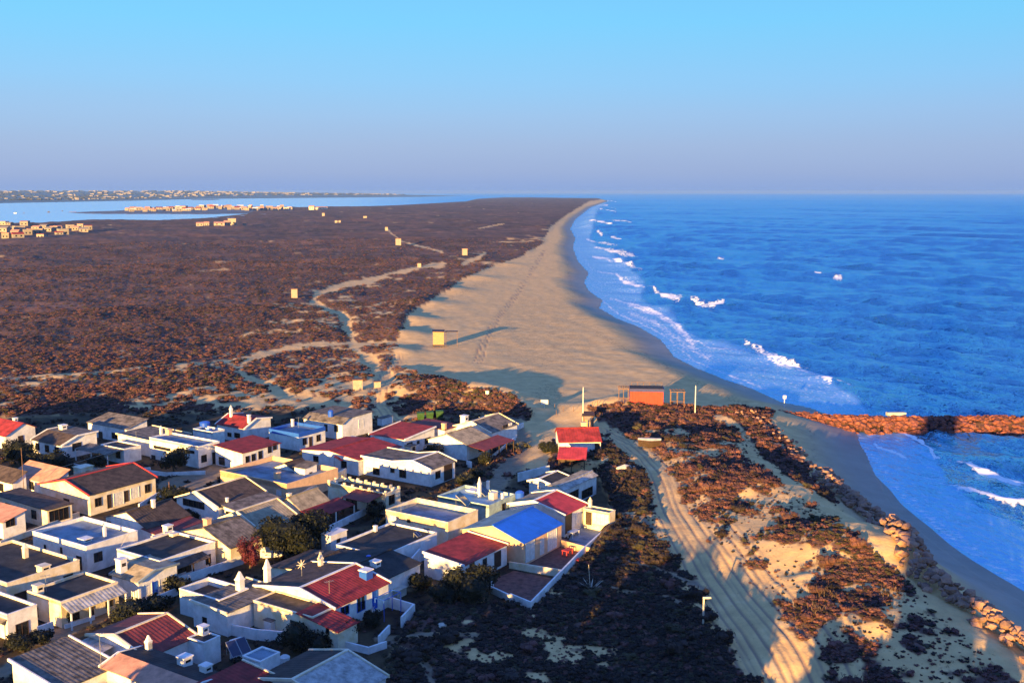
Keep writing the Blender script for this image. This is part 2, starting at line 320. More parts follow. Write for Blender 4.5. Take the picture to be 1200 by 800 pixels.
MOUNDS = [(760,486,11,1.1),(805,492,13,1.0),(830,560,16,1.8),(870,590,14,1.7),(905,612,14,1.2),(800,530,12,1.5),(930,600,10,.5),(1000,672,12,3.2),(1030,682,9,2.0),(1050,750,14,2.2),(980,760,11,1.3),
          (478,376,9,1.8),(466,394,9,2.0),(498,357,10,1.6),(458,414,8,1.6),(525,341,11,1.5),(555,326,12,1.5),(590,310,12,1.3),(515,462,10,1.2),(570,470,9,1.4),(545,466,8,1.),(480,464,9,1.6),(600,476,8,1.5),(720,482,8,1.8),(875,492,10,1.6),(900,520,9,1.),(940,548,7,.5),(740,630,10,.8),(880,650,12,1.4),(1160,800,12,1.6)]
MW = [(U(x, y, 0)[0], U(x, y, 0)[1], r * 1.05, h) for x, y, r, h in MOUNDS]
def ground(X, Y):
    X = np.asarray(X, float); Y = np.asarray(Y, float)
    inL = inpoly(X, Y, LAND)
    d_o = dline(X, Y, OC)
    d_l = dline(X, Y, tl)
    z = np.zeros(X.shape)
    wob = (fbm(X / 35, Y / 35, 9, 3) - .5)
    bw = 17 + 10 * wob
    ocean_p = SEA_Z + 2.35 * sst(-2, bw, d_o) * 1.0 - 0.0
    ocean_p = ocean_p + .85 * sst(14, 75, d_o)
    lag_p = SEA_Z + np.minimum(d_l * .012, 3.2) + .1
    near = sst(0, 1, (np.hypot(X, Y) - 600) / 600)
    z = np.where(near > 0, np.minimum(ocean_p, lag_p), ocean_p)
    z = np.minimum(z, .15)
    out = ~inL
    z = np.where(out, SEA_Z - np.minimum(.05 * np.minimum(d_o, d_l), 4) - .05, z)
    # farther islands and the mainland
    for poly, cap, sl in ((ISLE, 2.0, .02), (MAIN, 46., .016), (SPIT, 1.5, .02)):
        m = inpoly(X, Y, poly)
        if m.any():
            d = dline(X[m], Y[m], poly, True); z[m] = SEA_Z + np.minimum(d * sl, cap) + (.3 if cap < 10 else 0) + (6 * (fbm(X[m] / 700, Y[m] / 700, 4, 3) - .4) * sst(100, 900, d) if cap > 10 else 0)
    land_near = inL & (np.hypot(X, Y) < 6000)
    veg = look(VEGB, X, Y, np.clip(z, -3, 1)); soil = look(SOIL, X, Y, z)
    r = np.hypot(X, Y)
    hum = (fbm(X / 4.5, Y / 4.5, 21, 4) - .42) * 1.1 + (fbm(X / 30, Y / 30, 22, 3) - .45) * 1.3 * (1 + sst(150, 260, r))
    hum_far = (fbm(X / 90, Y / 90, 23, 4) - .45) * 6.0
    k = sst(0.05, .8, veg) * (1 - soil)
    z = z + np.where(land_near, k * (.35 + hum + hum_far * sst(250, 900, r)) * np.clip(d_o / 12, 0, 1) * np.clip(d_l / 60, 0, 1), 0)
    z = z + np.where(land_near & (soil < .5), (fbm(X / 5, Y / 5, 31, 3) - .5) * .35 * sst(6, 20, d_o), 0)
    for mx, my, mr, mh in MW:
        q = ((X - mx) ** 2 + (Y - my) ** 2) / (mr * mr)
        z = z + np.where(q < 9, mh * np.exp(-q), 0) * (1 - soil)
    z = z + soil * (fbm(X / 3, Y / 3, 33, 3) - .5) * .12
    # wheel ruts
    z = z + RUTS(X, Y)[0]
    return z, inL, d_o
TRK_W = Uarr(TRACK, 0); TRK2_W = Uarr([(462,420),(454,445),(446,462),(447,478),(458,492),(480,504)], 0)
TRK3_W = Uarr([(560,428),(568,400),(585,372),(606,345),(628,310),(640,290)], -.5)
def RUTS(X, Y):
    z = np.zeros(X.shape); t = np.zeros(X.shape)
    for L, hw, s in ((TRK_W, 6.6, 5), (TRK2_W, 3.0, 8), (TRK3_W, 1.6, 12)):
        d, lat = dline(X, Y, L, False, True); m = (d < hw)
        if m.any():
            la = lat[m] + 1.3 * (fbm(X[m] / 16, Y[m] / 16, s, 2) - .5)
            p = np.sin(la * 2 * math.pi / .7) * .6 + np.sin(la * 2 * math.pi / 1.15 + 4 * fbm(X[m] / 18, Y[m] / 18, s + 3, 2)) * .7
            k = 1 - sst(hw * .7, hw, d[m]); z[m] += -.13 * np.clip(p, 0, 1) * k * np.clip(.3 + 1.2 * fbm(X[m] / 9, Y[m] / 9, s + 5, 2), 0, 1); t[m] += np.clip(p, 0, 1) * k
    return z, t

def axis_r():
    r = [0.01, 12, 24, 36, 48, 58, 66, 73]; x = 79.
    while x < 25000:
        r.append(x); x += max(.28, min(x * x / (CAM_Z * 1040) * 1.3, x * .0125))
    return np.array(r)
def polar(rs, th):
    R_, T_ = np.meshgrid(rs, th, indexing='ij'); X = R_ * np.sin(T_); Y = R_ * np.cos(T_)
    n, m = R_.shape; i = np.arange(n * m).reshape(n, m)
    q = np.stack([i[:-1, :-1], i[:-1, 1:], i[1:, 1:], i[1:, :-1]], -1).reshape(-1, 4)[:, ::-1]
    return X.ravel(), Y.ravel(), q
RS = axis_r()
fine = np.radians(np.arange(-29.5, 29.5, .088))
side = np.radians(np.concatenate([np.arange(29.5, 40, .5), np.arange(40, 180, 4.)]))
TH = np.concatenate([-side[::-1], fine, side]); TH = np.concatenate([[-math.pi], TH, [math.pi]])
gX, gY, gQ = polar(RS, TH)
gZ, inL, d_o = ground(gX, gY)
nTH = len(TH)
me = fast_mesh('ground', np.stack([gX, gY, gZ], 1), gQ)
vg = look(VEG, gX, gY, gZ); so = look(SOIL, gX, gY, gZ); wr = look(WRACK, gX, gY, gZ); st = look(STREET, gX, gY, gZ)
wet = 1 - sst(2.5, 15, d_o)
wet = np.where(inL, wet, 1.)
town = inpoly(gX, gY, MAIN)
tr = RUTS(gX, gY)[1]
# keep bare earth of the plant patches broken up by noise so that sand shows between shrubs
br = fbm(gX / 2.2, gY / 2.2, 41, 4); br2 = fbm(gX / 14, gY / 14, 42, 4); br3 = fbm(gX / 80, gY / 80, 43, 4)
rr = np.hypot(gX, gY)
mix = br * .55 * (1 - sst(250, 700, rr)) + br2 * (.45 + .25 * sst(250, 700, rr)) + br3 * .3 * sst(250, 700, rr)
vegf = sst(-.09, .09, vg - (mix - .5) * (2.9 - 1.1 * sst(260, 600, rr)) - .44)
vegf = np.where(vg < .04, 0, vegf); vegf = np.where((so > .5), sst(.35, .6, br) * .8, vegf)
attr(me, 'veg', vegf); attr(me, 'soil', so); attr(me, 'wet', wet); attr(me, 'wrack', wr); attr(me, 'street', st); attr(me, 'town', town.astype(float)); attr(me, 'rut', tr)
ground_o = tag(new_obj('ground', me), 'sandy ground of the spit with brown heath, beach and village yards', None, None, 'structure')

def nn(n, t, **kw):
    x = n.nodes.new(t)
    for k, v in kw.items():
        setattr(x, k, v)
    return x
def ground_mat():
    m = bpy.data.materials.new('sand_and_heath'); m.use_nodes = True; n = m.node_tree; b = n.nodes['Principled BSDF']
    b.inputs['Roughness'].default_value = .9; b.inputs['Specular IOR Level'].default_value = .15
    g = n.nodes.new('ShaderNodeNewGeometry').outputs['Position']
    def A(name): x = n.nodes.new('ShaderNodeAttribute'); x.attribute_name = name; return x.outputs['Fac']
    def noise(sc, det=6, stretch=None, rough=.6):
        t = n.nodes.new('ShaderNodeTexNoise'); t.inputs['Scale'].default_value = sc; t.inputs['Detail'].default_value = det; t.inputs['Roughness'].default_value = rough
        if stretch:
            mp = n.nodes.new('ShaderNodeMapping'); mp.inputs['Scale'].default_value = stretch; mp.inputs['Rotation'].default_value = (0, 0, .35)
            n.links.new(g, mp.inputs[0]); n.links.new(mp.outputs[0], t.inputs['Vector'])
        else: n.links.new(g, t.inputs['Vector'])
        return t.outputs[0]
    def ramp(f, stops):
        r = n.nodes.new('ShaderNodeValToRGB'); e = r.color_ramp.elements
        while len(e) < len(stops): e.new(.5)
        for k, (p, c) in enumerate(stops): e[k].position = p; e[k].color = (*c, 1)
        n.links.new(f, r.inputs[0]); return r.outputs[0]
    def mixc(f, a, c, bt='MIX'):
        x = n.nodes.new('ShaderNodeMix'); x.data_type = 'RGBA'; x.blend_type = bt
        if isinstance(f, float): x.inputs[0].default_value = f
        else: n.links.new(f, x.inputs[0])
        n.links.new(a, x.inputs[6]); n.links.new(c, x.inputs[7]); return x.outputs[2]
    def math_(op, a, c):
        x = n.nodes.new('ShaderNodeMath'); x.operation = op
        for k, q in enumerate((a, c)):
            if isinstance(q, (int, float)): x.inputs[k].default_value = q
            else: n.links.new(q, x.inputs[k])
        return x.outputs[0]
    sand = ramp(noise(.35, 8), [(.3, (.52, .345, .155)), (.55, (.67, .45, .195)), (.75, (.75, .53, .26))])
    spk = ramp(noise(3.2, 3), [(.28, (.30, .22, .15)), (.37, (1, 1, 1))]); sand = mixc(.55, sand, spk, 'MULTIPLY')
    wets = ramp(noise(.2, 5), [(.3, (.19, .165, .15)), (.7, (.27, .235, .21))])
    c = mixc(A('wet'), sand, wets)
    heath = ramp(noise(.9, 8), [(.30, (.018, .013, .012)), (.48, (.060, .038, .032)), (.62, (.12, .074, .058)), (.78, (.22, .14, .105))])
    heath2 = ramp(noise(.035, 9, None, .7), [(.34, (.045, .030, .026)), (.5, (.14, .082, .064)), (.66, (.27, .16, .12))])
    heath = mixc(.55, heath, heath2)
    hp = ramp(noise(.006, 6), [(.4, (.75, .72, .75)), (.6, (1.25, 1.1, 1.0))]); heath = mixc(.8, heath, hp, 'MULTIPLY')
    c = mixc(A('veg'), c, heath)
    soil = ramp(noise(.7, 7), [(.40, (.008, .007, .006)), (.62, (.026, .020, .017)), (.80, (.085, .066, .052))])
    c = mixc(math_('MULTIPLY', A('soil'), .93), c, soil)
    c = mixc(math_('MULTIPLY', A('street'), .8), c, ramp(noise(1.3, 6), [(.3, (.10, .08, .066)), (.7, (.22, .18, .145))]))
    weed = ramp(noise(1.6, 6), [(.55, (0, 0, 0)), (.60, (1, 1, 1))])
    wk = math_('MULTIPLY', A('wrack'), weed); dk = n.nodes.new('ShaderNodeRGB'); dk.outputs[0].default_value = (.06, .045, .035, 1)
    c = mixc(math_('MULTIPLY', wk, .75), c, dk.outputs[0])
    far = ramp(noise(.004, 8), [(.35, (.03, .04, .035)), (.6, (.10, .09, .07))]); c = mixc(A('town'), c, far)
    rd = n.nodes.new('ShaderNodeRGB'); rd.outputs[0].default_value = (.27, .18, .13, 1)
    c = mixc(math_('MULTIPLY', A('rut'), .8), c, rd.outputs[0])
    n.links.new(c, b.inputs['Base Color'])
    rg = n.nodes.new('ShaderNodeMapRange'); n.links.new(A('wet'), rg.inputs[0]); rg.inputs[3].default_value = .9; rg.inputs[4].default_value = .45
    n.links.new(rg.outputs[0], b.inputs['Roughness'])
    bp = n.nodes.new('ShaderNodeBump'); bp.inputs['Strength'].default_value = .5; bp.inputs['Distance'].default_value = .12
    n.links.new(noise(2.2, 7), bp.inputs['Height']); n.links.new(bp.outputs[0], b.inputs['Normal'])
    return m
me.materials.append(ground_mat())

# ------------------------------------------------------------------ SEA and lagoon: one sheet with real swell
FOAM = np.zeros(gx.shape); SWASH = np.zeros(gx.shape)
wyy = gy + 2.4 * (fbm(gx / 9 + 50, gy / 4, 15, 3) - .5) * sst(235, 380, gy); wxx = gx + 6 * (fbm(gx / 10, gy / 5, 13, 3) - .5) * sst(235, 380, gy)
R_poly(SWASH, [(716,236),(700,252),(697,266),(692,280),(704,292),(728,303),(742,318),(757,334),(752,352),(790,368),(806,388),(838,402),(872,410),(905,420),(945,436),(985,458),(1010,472),(1030,500),(1060,505),(1098,538),(1112,566),(1150,592),(1210,622),(1400,760),(1400,1000),(1100,1000),(1000,700),(940,560),(700,420),(600,300),(690,240)], 1., 3)
for pts, a, b in (([(690,261),(703,264),(716,266)],.8,1.),([(717,262),(727,263),(737,264)],.9,1.),([(688,281),(700,285),(716,288)],1,1.2),([(697,291),(715,297),(727,299),(742,301)],1.2,1.4),([(695,301),(712,303),(728,308),(742,315)],1.3,1.6),
                  ([(704,247),(712,249),(722,251)],.6,.7),([(700,241),(712,242)],.5,.5),([(716,280),(728,282)],.8,1.),([(700,274),(705,277)],1.4,1.4),
                  ([(722,322),(730,331),(743,336),(756,340)],2,2.2),([(766,343),(776,350),(788,353),(798,354)],2.,2.6),([(810,356),(824,361),(838,362),(848,361)],2.2,2.2),
                  ([(738,357),(752,362),(768,368),(784,376),(797,386),(806,396)],2.4,3),([(808,398),(812,404)],2,2),([(888,412),(900,418),(914,426),(930,430),(944,435),(958,442),(972,450)],2.2,3.0),
                  ([(841,305),(848,306)],1,1),([(954,325),(962,327)],.9,.9),([(976,331),(985,332)],1.3,1.3),([(1076,361),(1088,364)],1.8,1.8),
                  ([(1054,504),(1066,511),(1080,517),(1090,528),(1096,536)],2,2.2),([(1134,543),(1144,549),(1158,556),(1174,562),(1194,567)],3.,4.),([(1122,573),(1140,577),(1160,582),(1184,588),(1230,596)],2.,2.6),
                  ([(1024,518),(1030,524),(1045,529),(1062,537)],1.2,1.2),([(708,235),(716,237),(722,238)],.5,.5),([(1210,600),(1280,640)],3,3)):
    R_line(FOAM, pts, a * (1.2 if pts[0][0] > 880 or pts[0][1] > 356 else .8), b * (1.2 if pts[0][0] > 880 or pts[0][1] > 356 else .85), 1., .9)
for pts, a in (([(690,261),(720,262),(740,265)],.7),([(688,280),(704,286),(728,290)],.8),([(696,291),(742,302),(760,304)],.9),([(694,301),(742,315),(752,318)],.9),([(700,318),(722,322),(756,340),(798,354),(830,361)],1.),
               ([(716,350),(738,357),(784,376),(806,396),(830,408),(872,412)],1.5),([(872,406),(888,412),(914,426),(958,442),(1000,458)],1.6),([(704,243),(722,247)],.5),([(1100,536),(1134,543)],1.5),([(1085,560),(1122,572)],1.5),
               ([(1003,515),(1010,528),(1022,548),(1034,570),(1052,592),(1084,620),(1140,660),(1200,700)],1.3),([(706,352),(724,368),(750,378),(778,394),(816,424),(856,440),(900,456)],1.3),([(674,262),(678,290),(694,316)],.8)):
    R_line(FOAM, pts, a, a, .62, .8)
FOAM2 = FOAM.copy()
R_line(FOAM2, [(738,366),(770,380),(800,402),(830,420)], 4, 6, .55, .9); R_line(FOAM2, [(1010,520),(1030,545),(1060,580),(1110,625),(1180,672),(1260,720)], 5, 12, .5, .9)
rs2 = [70.]
while rs2[-1] < 25000: rs2.append(rs2[-1] + max(.35, min(rs2[-1] ** 2 / (CAM_Z * 1040) * .9, rs2[-1] * .008)))
sX, sY, sQ = polar(np.array([.01, 30] + rs2), np.concatenate([[-math.pi], -np.radians(np.arange(160, 30, -10.)), np.radians(np.arange(-29.5, 29.5, .10)), np.radians(np.arange(30, 180, 10.)), [math.pi]]))
d_s = dline(sX, sY, OC); r_s = np.hypot(sX, sY)
ocean_side = (~inpoly(sX, sY, LAND)) & (sX > -200)
amp = np.where(sX > 40 - 0 * sY, 1., .15) * sst(0, 30, d_s) + .02
amp = np.where((sX < 0) & (r_s > 1000), .05, amp)
sZ = np.zeros(sX.shape)
WR = np.random.default_rng(11)
for lam, A_ in ((34, .20), (27, .16), (19, .13), (13, .10), (9, .085), (6.5, .07), (4.6, .05), (3.4, .035)):
    for k in range(2):
        t = math.radians(208 + WR.normal(0, 13 if lam > 15 else 30)); ph = WR.uniform(0, 6.28)
        q = (sX * math.cos(t) + sY * math.sin(t)) / lam * 2 * math.pi + ph + 2.5 * (fbm(sX / (lam * 4), sY / (lam * 4), int(lam * 3) + k, 2) - .5)
        fade = 1 - sst(lam * 45, lam * 120, r_s)
        sZ += A_ * 1.9 * (np.abs(np.sin(q / 2)) * -2 + 1.2) * fade * (.45 + 1.1 * fbm(sX / 60, sY / 60, 90 + k, 2))
sZ = sZ * amp
FO = look(FOAM, sX, sY, np.full(sX.shape, SEA_Z)); FO2 = look(FOAM2, sX, sY, np.full(sX.shape, SEA_Z)); SW = look(SWASH, sX, sY, np.full(sX.shape, SEA_Z))
sw_h = np.where(inpoly(sX, sY, LAND), 0, SW)
sZ = sZ * (1 - .8 * sw_h)
# rolling breakers: a raised back behind each foam line
for pts, hgt, wd in (([(905,418),(945,434),(985,455),(1020,470),(1080,480),(1140,484)], 1.15, 3.2), ([(806,355),(850,361),(880,364)], .8, 3.0), ([(760,341),(800,354),(815,357)], .7, 3.),
                     ([(1130,541),(1195,566),(1240,574)], .9, 1.8), ([(1118,571),(1200,592)], .6, 1.6), ([(955,325),(990,331),(1040,337)], .9, 3.5), ([(1070,360),(1115,366)], .8, 3.),
                     ([(985,378),(1040,388),(1100,392)], .9, 3.2), ([(940,352),(1000,360)], .7, 3), ([(860,346),(900,352)], .6, 3), ([(1110,378),(1180,388)], .8, 3), ([(740,318),(780,326)], .6, 3), ([(1130,330),(1200,336)], .8, 4),
                     ([(1050,504),(1098,536)], .35, 1.5), ([(830,312),(880,318)], .7, 3.5), ([(1000,418),(1060,428)], .6, 2.5), ([(1100,440),(1180,446)], .6, 2.5)):
    L = Uarr(pts, SEA_Z); d = dline(sX, sY, L); sZ += hgt * .55 * np.exp(-(d / wd) ** 2) * ((~inpoly(sX, sY, LAND)) * 1.0)
# single swell crests farther out, steeper on the shore side
cd = np.array([.80, -.60]); nd = np.array([.60, .80]); land_s = inpoly(sX, sY, LAND)
for k in range(800):
    rr_ = 190 * (28.0 ** WR.random()); th_ = math.radians(WR.uniform(3, 27.5)); cx_, cy_ = rr_ * math.sin(th_), rr_ * math.cos(th_)
    Lh = WR.uniform(.05, .14) * rr_ ; wd = max(1.8, rr_ * .0075) * WR.uniform(.8, 1.3); hh_ = wd * WR.uniform(.16, .32); an = WR.normal(0, .16); c_, s_ = math.cos(an), math.sin(an)
    cdx = cd[0] * c_ - cd[1] * s_, cd[0] * s_ + cd[1] * c_; ndx = -cdx[1], cdx[0]
    m = (np.abs(sX - cx_) < Lh * 2.2) & (np.abs(sY - cy_) < Lh * 2.2); dx, dy = sX[m] - cx_, sY[m] - cy_
    a_ = dx * cdx[0] + dy * cdx[1]; b_ = dx * ndx[0] + dy * ndx[1] + 1.2 * wd * np.sin(a_ / Lh * 3 + k)
    sZ[m] += hh_ * np.exp(-(a_ / Lh) ** 2) * np.exp(-(b_ / np.where(b_ < 0, wd * .7, wd * 1.8)) ** 2) * (~land_s[m]) * sst(0, 1.5, (d_s[m] / 30))
sZ = np.clip(sZ, -.9, 6) + SEA_Z
sme = fast_mesh('sea', np.stack([sX, sY, sZ], 1), sQ)
attr(sme, 'foam', FO2); attr(sme, 'swash', sw_h)
attr(sme, 'lagoon', ((sX < 200) & (r_s > 1100) & ~((sX > -200) & (d_s < 10))).astype(float) * (1 - sst(-.18, -.02, sX / r_s)))
sea_o = tag(new_obj('sea', sme), 'blue ocean and lagoon water with low swell and white breakers by the shore', None, None, 'structure')
def sea_mat():
    m = bpy.data.materials.new('sea_water'); m.use_nodes = True; n = m.node_tree; b = n.nodes['Principled BSDF']
    g = n.nodes.new('ShaderNodeNewGeometry').outputs['Position']
    def A(name): x = n.nodes.new('ShaderNodeAttribute'); x.attribute_name = name; return x.outputs['Fac']
    def noise(sc, det, stretch=None, rot=.45):
        t = n.nodes.new('ShaderNodeTexNoise'); t.inputs['Scale'].default_value = sc; t.inputs['Detail'].default_value = det
        mp = n.nodes.new('ShaderNodeMapping'); mp.inputs['Scale'].default_value = stretch or (1, 1, 1); mp.inputs['Rotation'].default_value = (0, 0, rot)
        n.links.new(g, mp.inputs[0]); n.links.new(mp.outputs[0], t.inputs['Vector']); return t.outputs[0]
    def mixc(f, a, c):
        x = n.nodes.new('ShaderNodeMix'); x.data_type = 'RGBA'; n.links.new(f, x.inputs[0])
        for k, q in ((6, a), (7, c)):
            if isinstance(q, tuple): x.inputs[k].default_value = (*q, 1)
            else: n.links.new(q, x.inputs[k])
        return x.outputs[2]
    def M(op, a, c=0.):
        x = n.nodes.new('ShaderNodeMath'); x.operation = op
        for k, q in enumerate((a, c)):
            if isinstance(q, (int, float)): x.inputs[k].default_value = q
            else: n.links.new(q, x.inputs[k])
        return x.outputs[0]
    deep = mixc(noise(.012, 6, (1, 1, 1)), (.001, .022, .10), (.003, .06, .22))
    c = mixc(A('swash'), deep, mixc(noise(.25, 7, (2.2, 1, 1)), (.09, .28, .58), (.26, .46, .78)))
    c = mixc(A('lagoon'), c, (.16, .42, .60))
    f = M('MULTIPLY', A('foam'), 1.0)
    fm = n.nodes.new('ShaderNodeMapRange'); n.links.new(M('ADD', f, M('MULTIPLY', M('SUBTRACT', noise(.9, 7), .5), 1.7)), fm.inputs[0]); fm.inputs[1].default_value = .45; fm.inputs[2].default_value = .75
    lace = n.nodes.new('ShaderNodeMapRange'); n.links.new(M('MULTIPLY', noise(.8, 8, (1.6, .8, 1)), A('swash')), lace.inputs[0]); lace.inputs[1].default_value = .53; lace.inputs[2].default_value = .70; lace.inputs[4].default_value = .55
    foam = M('MAXIMUM', M('MULTIPLY', fm.outputs[0], M('GREATER_THAN', f, .12)), lace.outputs[0])
    c = mixc(foam, c, (.82, .84, .86))
    h = M('ADD', M('MULTIPLY', noise(.55, 5, (1.0, .45, 1), -1.05), 1.0), M('MULTIPLY', noise(.09, 6, (1., .4, 1), -1.05), 3.6))
    h = M('ADD', h, M('MULTIPLY', noise(1.7, 3, (1., .5, 1), -1.05), .35))
    bp = n.nodes.new('ShaderNodeBump'); bp.inputs['Distance'].default_value = 3.2
    sr = n.nodes.new('ShaderNodeMapRange'); n.links.new(M('MAXIMUM', A('swash'), A('lagoon')), sr.inputs[0]); sr.inputs[3].default_value = 1.; sr.inputs[4].default_value = .22
    n.links.new(sr.outputs[0], bp.inputs['Strength']); n.links.new(h, bp.inputs['Height'])
    df = n.nodes.new('ShaderNodeBsdfDiffuse'); n.links.new(c, df.inputs[0])
    gl = n.nodes.new('ShaderNodeBsdfGlossy'); gl.inputs['Roughness'].default_value = .18; n.links.new(mixc(A('lagoon'), (.30, .66, .86), (.95, .98, 1.0)), gl.inputs['Color']); n.links.new(bp.outputs[0], gl.inputs['Normal'])
    fr = n.nodes.new('ShaderNodeFresnel'); fr.inputs[0].default_value = 1.33; n.links.new(bp.outputs[0], fr.inputs['Normal'])
    ff = M('MULTIPLY', M('MULTIPLY', fr.outputs[0], M('SUBTRACT', .97, M('MULTIPLY', A('swash'), .45))), M('SUBTRACT', 1.0, foam))
    ms = n.nodes.new('ShaderNodeMixShader'); n.links.new(ff, ms.inputs[0]); n.links.new(df.outputs[0], ms.inputs[1]); n.links.new(gl.outputs[0], ms.inputs[2])
    n.links.new(ms.outputs[0], n.nodes['Material Output'].inputs[0])
    return m
sme.materials.append(sea_mat())
# ------------------------------------------------------------------ HOUSE BUILDER
VG = 'whitewashed houses of the beach village'
ZG = 0.0
def solve_len(F, ang, z, xt):
    """distance along ang from F (at height z) whose photo column is xt"""
    c, s = math.cos(ang), math.sin(ang); k = (xt - CX) / F_PX
    dep0 = F[1] * CP - (z - CAM_Z) * SP
    return (k * dep0 - F[0]) / (c - k * s * CP)
ROOFS_BY = {}
ALLH = []
def slab(name, pts_top, thick, m, parent, ribs=None):
    """roof sheet between 4 top corners a,b (low edge) c,d (high edge): ribs run from edge ab to edge dc"""
    a, b, c, d = [Vector(p) for p in pts_top]; n = (b - a).cross(d - a).normalized()
    if n.z < 0: n = -n
    L = (b - a).length; k = max(2, int(L / .42)) if ribs else 1
    V = []; Fs = []
    if ribs:
        m_ = 2 * k + 1
        for i in range(m_):
            t = i / (2 * k); h = n * (.018 if i % 2 else 0.0)
            V += [a.lerp(b, t) + h, d.lerp(c, t) + h, a.lerp(b, t) - n * thick, d.lerp(c, t) - n * thick]
        for i in range(m_ - 1):
            q = 4 * i; Fs += [(q, q + 4, q + 5, q + 1), (q + 2, q + 3, q + 7, q + 6), (q, q + 2, q + 6, q + 4), (q + 1, q + 5, q + 7, q + 3)]
        Fs += [(0, 1, 3, 2), (4 * m_ - 4, 4 * m_ - 2, 4 * m_ - 1, 4 * m_ - 3)]
        me = bpy.data.meshes.new(name); me.from_pydata(V, [], Fs); me.update(); me.materials.append(m)
        return new_obj(name, me, parent)
    mb = MB().hexa([a - n * thick, b - n * thick, c - n * thick, d - n * thick, a, b, c, d])
    return mb.obj(name, m, parent)
def house(label, F, xR, xL, h=3.0, ax='flat', prof=None, roof=R_BLACK, wall=WHITE, a=57, win=(), auto=(), ch=(), porch=(), depth=None, over=.22,
          deck=None, par=.35, trim=None, z0=0., cren=False, alt=0, verge=None, name='house', cat='house', group=VG, tilt=0):
    prof = prof or [(0, h), (1, h)]; hF = prof[0][1] + z0; aR = math.radians(a); aL = aR + math.pi / 2
    PF = U(F[0], F[1], hF)
    hR = prof[-1][1] + z0 if ax == 'u' else hF; hL = prof[-1][1] + z0 if ax == 'v' else hF
    if ax in ('u', 'v') and len(prof) > 2 and False: pass
    W = solve_len(PF, aR, hR, xR) if xR is not None else depth; D = depth if xL is None else solve_len(PF, aL, hL, xL)
    if W < 1 or D < 1 or W > 26 or D > 26: print('HOUSE?', label, round(W, 1), round(D, 1)); W = min(max(W, 1.5), 20); D = min(max(D, 1.5), 20)
    r = root(name, (PF[0], PF[1], z0), aR, label, cat, group)
    ALLH.append((PF, aR, W, D, label))
    hp = lambda u, v: np.interp((v / D if ax == 'v' else u / W), [t for t, _ in prof], [q for _, q in prof]) if ax != 'flat' else h
    # walls
    mb = MB(); ts = [t for t, _ in prof] if ax != 'flat' else [0, 1]
    def wallstrip(p, q, fr):
        pts = [(p[0] + (q[0] - p[0]) * t, p[1] + (q[1] - p[1]) * t) for t in fr]
        vs = [(x, y, -.6) for x, y in pts] + [(x, y, hp(x, y) - .02) for x, y in pts]; n = len(pts)
        mb.add(vs, [(i, i + 1, n + i + 1, n + i) for i in range(n - 1)])
    fu = ts if ax == 'u' else [0, 1]; fv = ts if ax == 'v' else [0, 1]
    wallstrip((0, 0), (W, 0), fu); wallstrip((W, 0), (W, D), fv); wallstrip((W, D), (0, D), [1 - t for t in fu][::-1]); wallstrip((0, D), (0, 0), [1 - t for t in fv][::-1])
    mb.obj('wall', wall, r)
    # roof
    if ax == 'flat':
        pt = .16; dk = deck or roof
        MB().box(pt, pt, h - par - .12, W - pt, D - pt, h - par).obj('roof_deck', dk, r)
        mb = MB(); e = .03
        mb.box(-e, -e, h - par - .2 if trim else h - .1, W + e, pt, h + .03); mb.box(-e, D - pt, h - .1, W + e, D + e, h + .03)
        mb.box(-e, pt, h - par - .2 if trim else h - .1, pt, D - pt, h + .03); mb.box(W - pt, pt, h - .1, W + e, D - pt, h + .03)
        mb.box(.0, .003, h - par - .15, pt, D - .003, h - .1); mb.box(W - pt, .003, h - par - .15, W - .003, D - .003, h - .1); mb.box(pt, .003, h - par - .15, W - pt, pt, h - .1); mb.box(pt, D - pt, h - par - .15, W - pt, D - .003, h - .1)
        mb.obj('parapet', trim or wall, r)
        if cren:
            for (x0, y0, x1, y1) in ((0, 0, W, 0), (0, 0, 0, D), (W, 0, W, D), (0, D, W, D)):
                L = math.hypot(x1 - x0, y1 - y0); k = max(2, int(L / 1.5))
                for i in range(k + 1):
                    t = i / k; x = x0 + (x1 - x0) * t; y = y0 + (y1 - y0) * t
                    x = min(max(x, .15), W - .15); y = min(max(y, .15), D - .15)
                    if (x0, y0, x1, y1) != (0, 0, W, 0) and i == 0: continue
                    MB().box(x - .15, y - .15, h + .03, x + .15, y + .15, h + .33).obj('merlon', wall, r)
    else:
        rl = roof if isinstance(roof, (list, tuple)) else [roof] * (len(prof) - 1)
        for i in range(len(prof) - 1):
            (t0, z_0), (t1, z_1) = prof[i], prof[i + 1]; o = over
            if ax == 'v':
                y0, y1 = t0 * D, t1 * D; s = (z_1 - z_0) / (y1 - y0)
                if i == 0: z_0 -= s * o; y0 -= o
                if i == len(prof) - 2: z_1 += s * o; y1 += o
                pts = [(-o, y0, z_0 + .08), (W + o, y0, z_0 + .08), (W + o, y1, z_1 + .08), (-o, y1, z_1 + .08)]
            else:
                x0, x1 = t0 * W, t1 * W; s = (z_1 - z_0) / (x1 - x0)
                if i == 0: z_0 -= s * o; x0 -= o
                if i == len(prof) - 2: z_1 += s * o; x1 += o
                pts = [(x0, -o, z_0 + .08), (x0, D + o, z_0 + .08), (x1, D + o, z_1 + .08), (x1, -o, z_1 + .08)]
            slab('roof', pts, .07, rl[i], r, ribs=True)
            if verge:
                A_, B_, C_, D_ = [Vector(p) for p in pts]; up = Vector((0, 0, .13))
                w_ = Vector((.09, 0, 0)) if ax == 'v' else Vector((0, .09, 0))
                for p, q in ((A_, D_), (B_, C_)):
                    MB().hexa([p - w_ - up, p + w_ - up, q + w_ - up, q - w_ - up, p - w_ + up, p + w_ + up, q + w_ + up, q - w_ + up]).obj('roof_verge', verge, r)
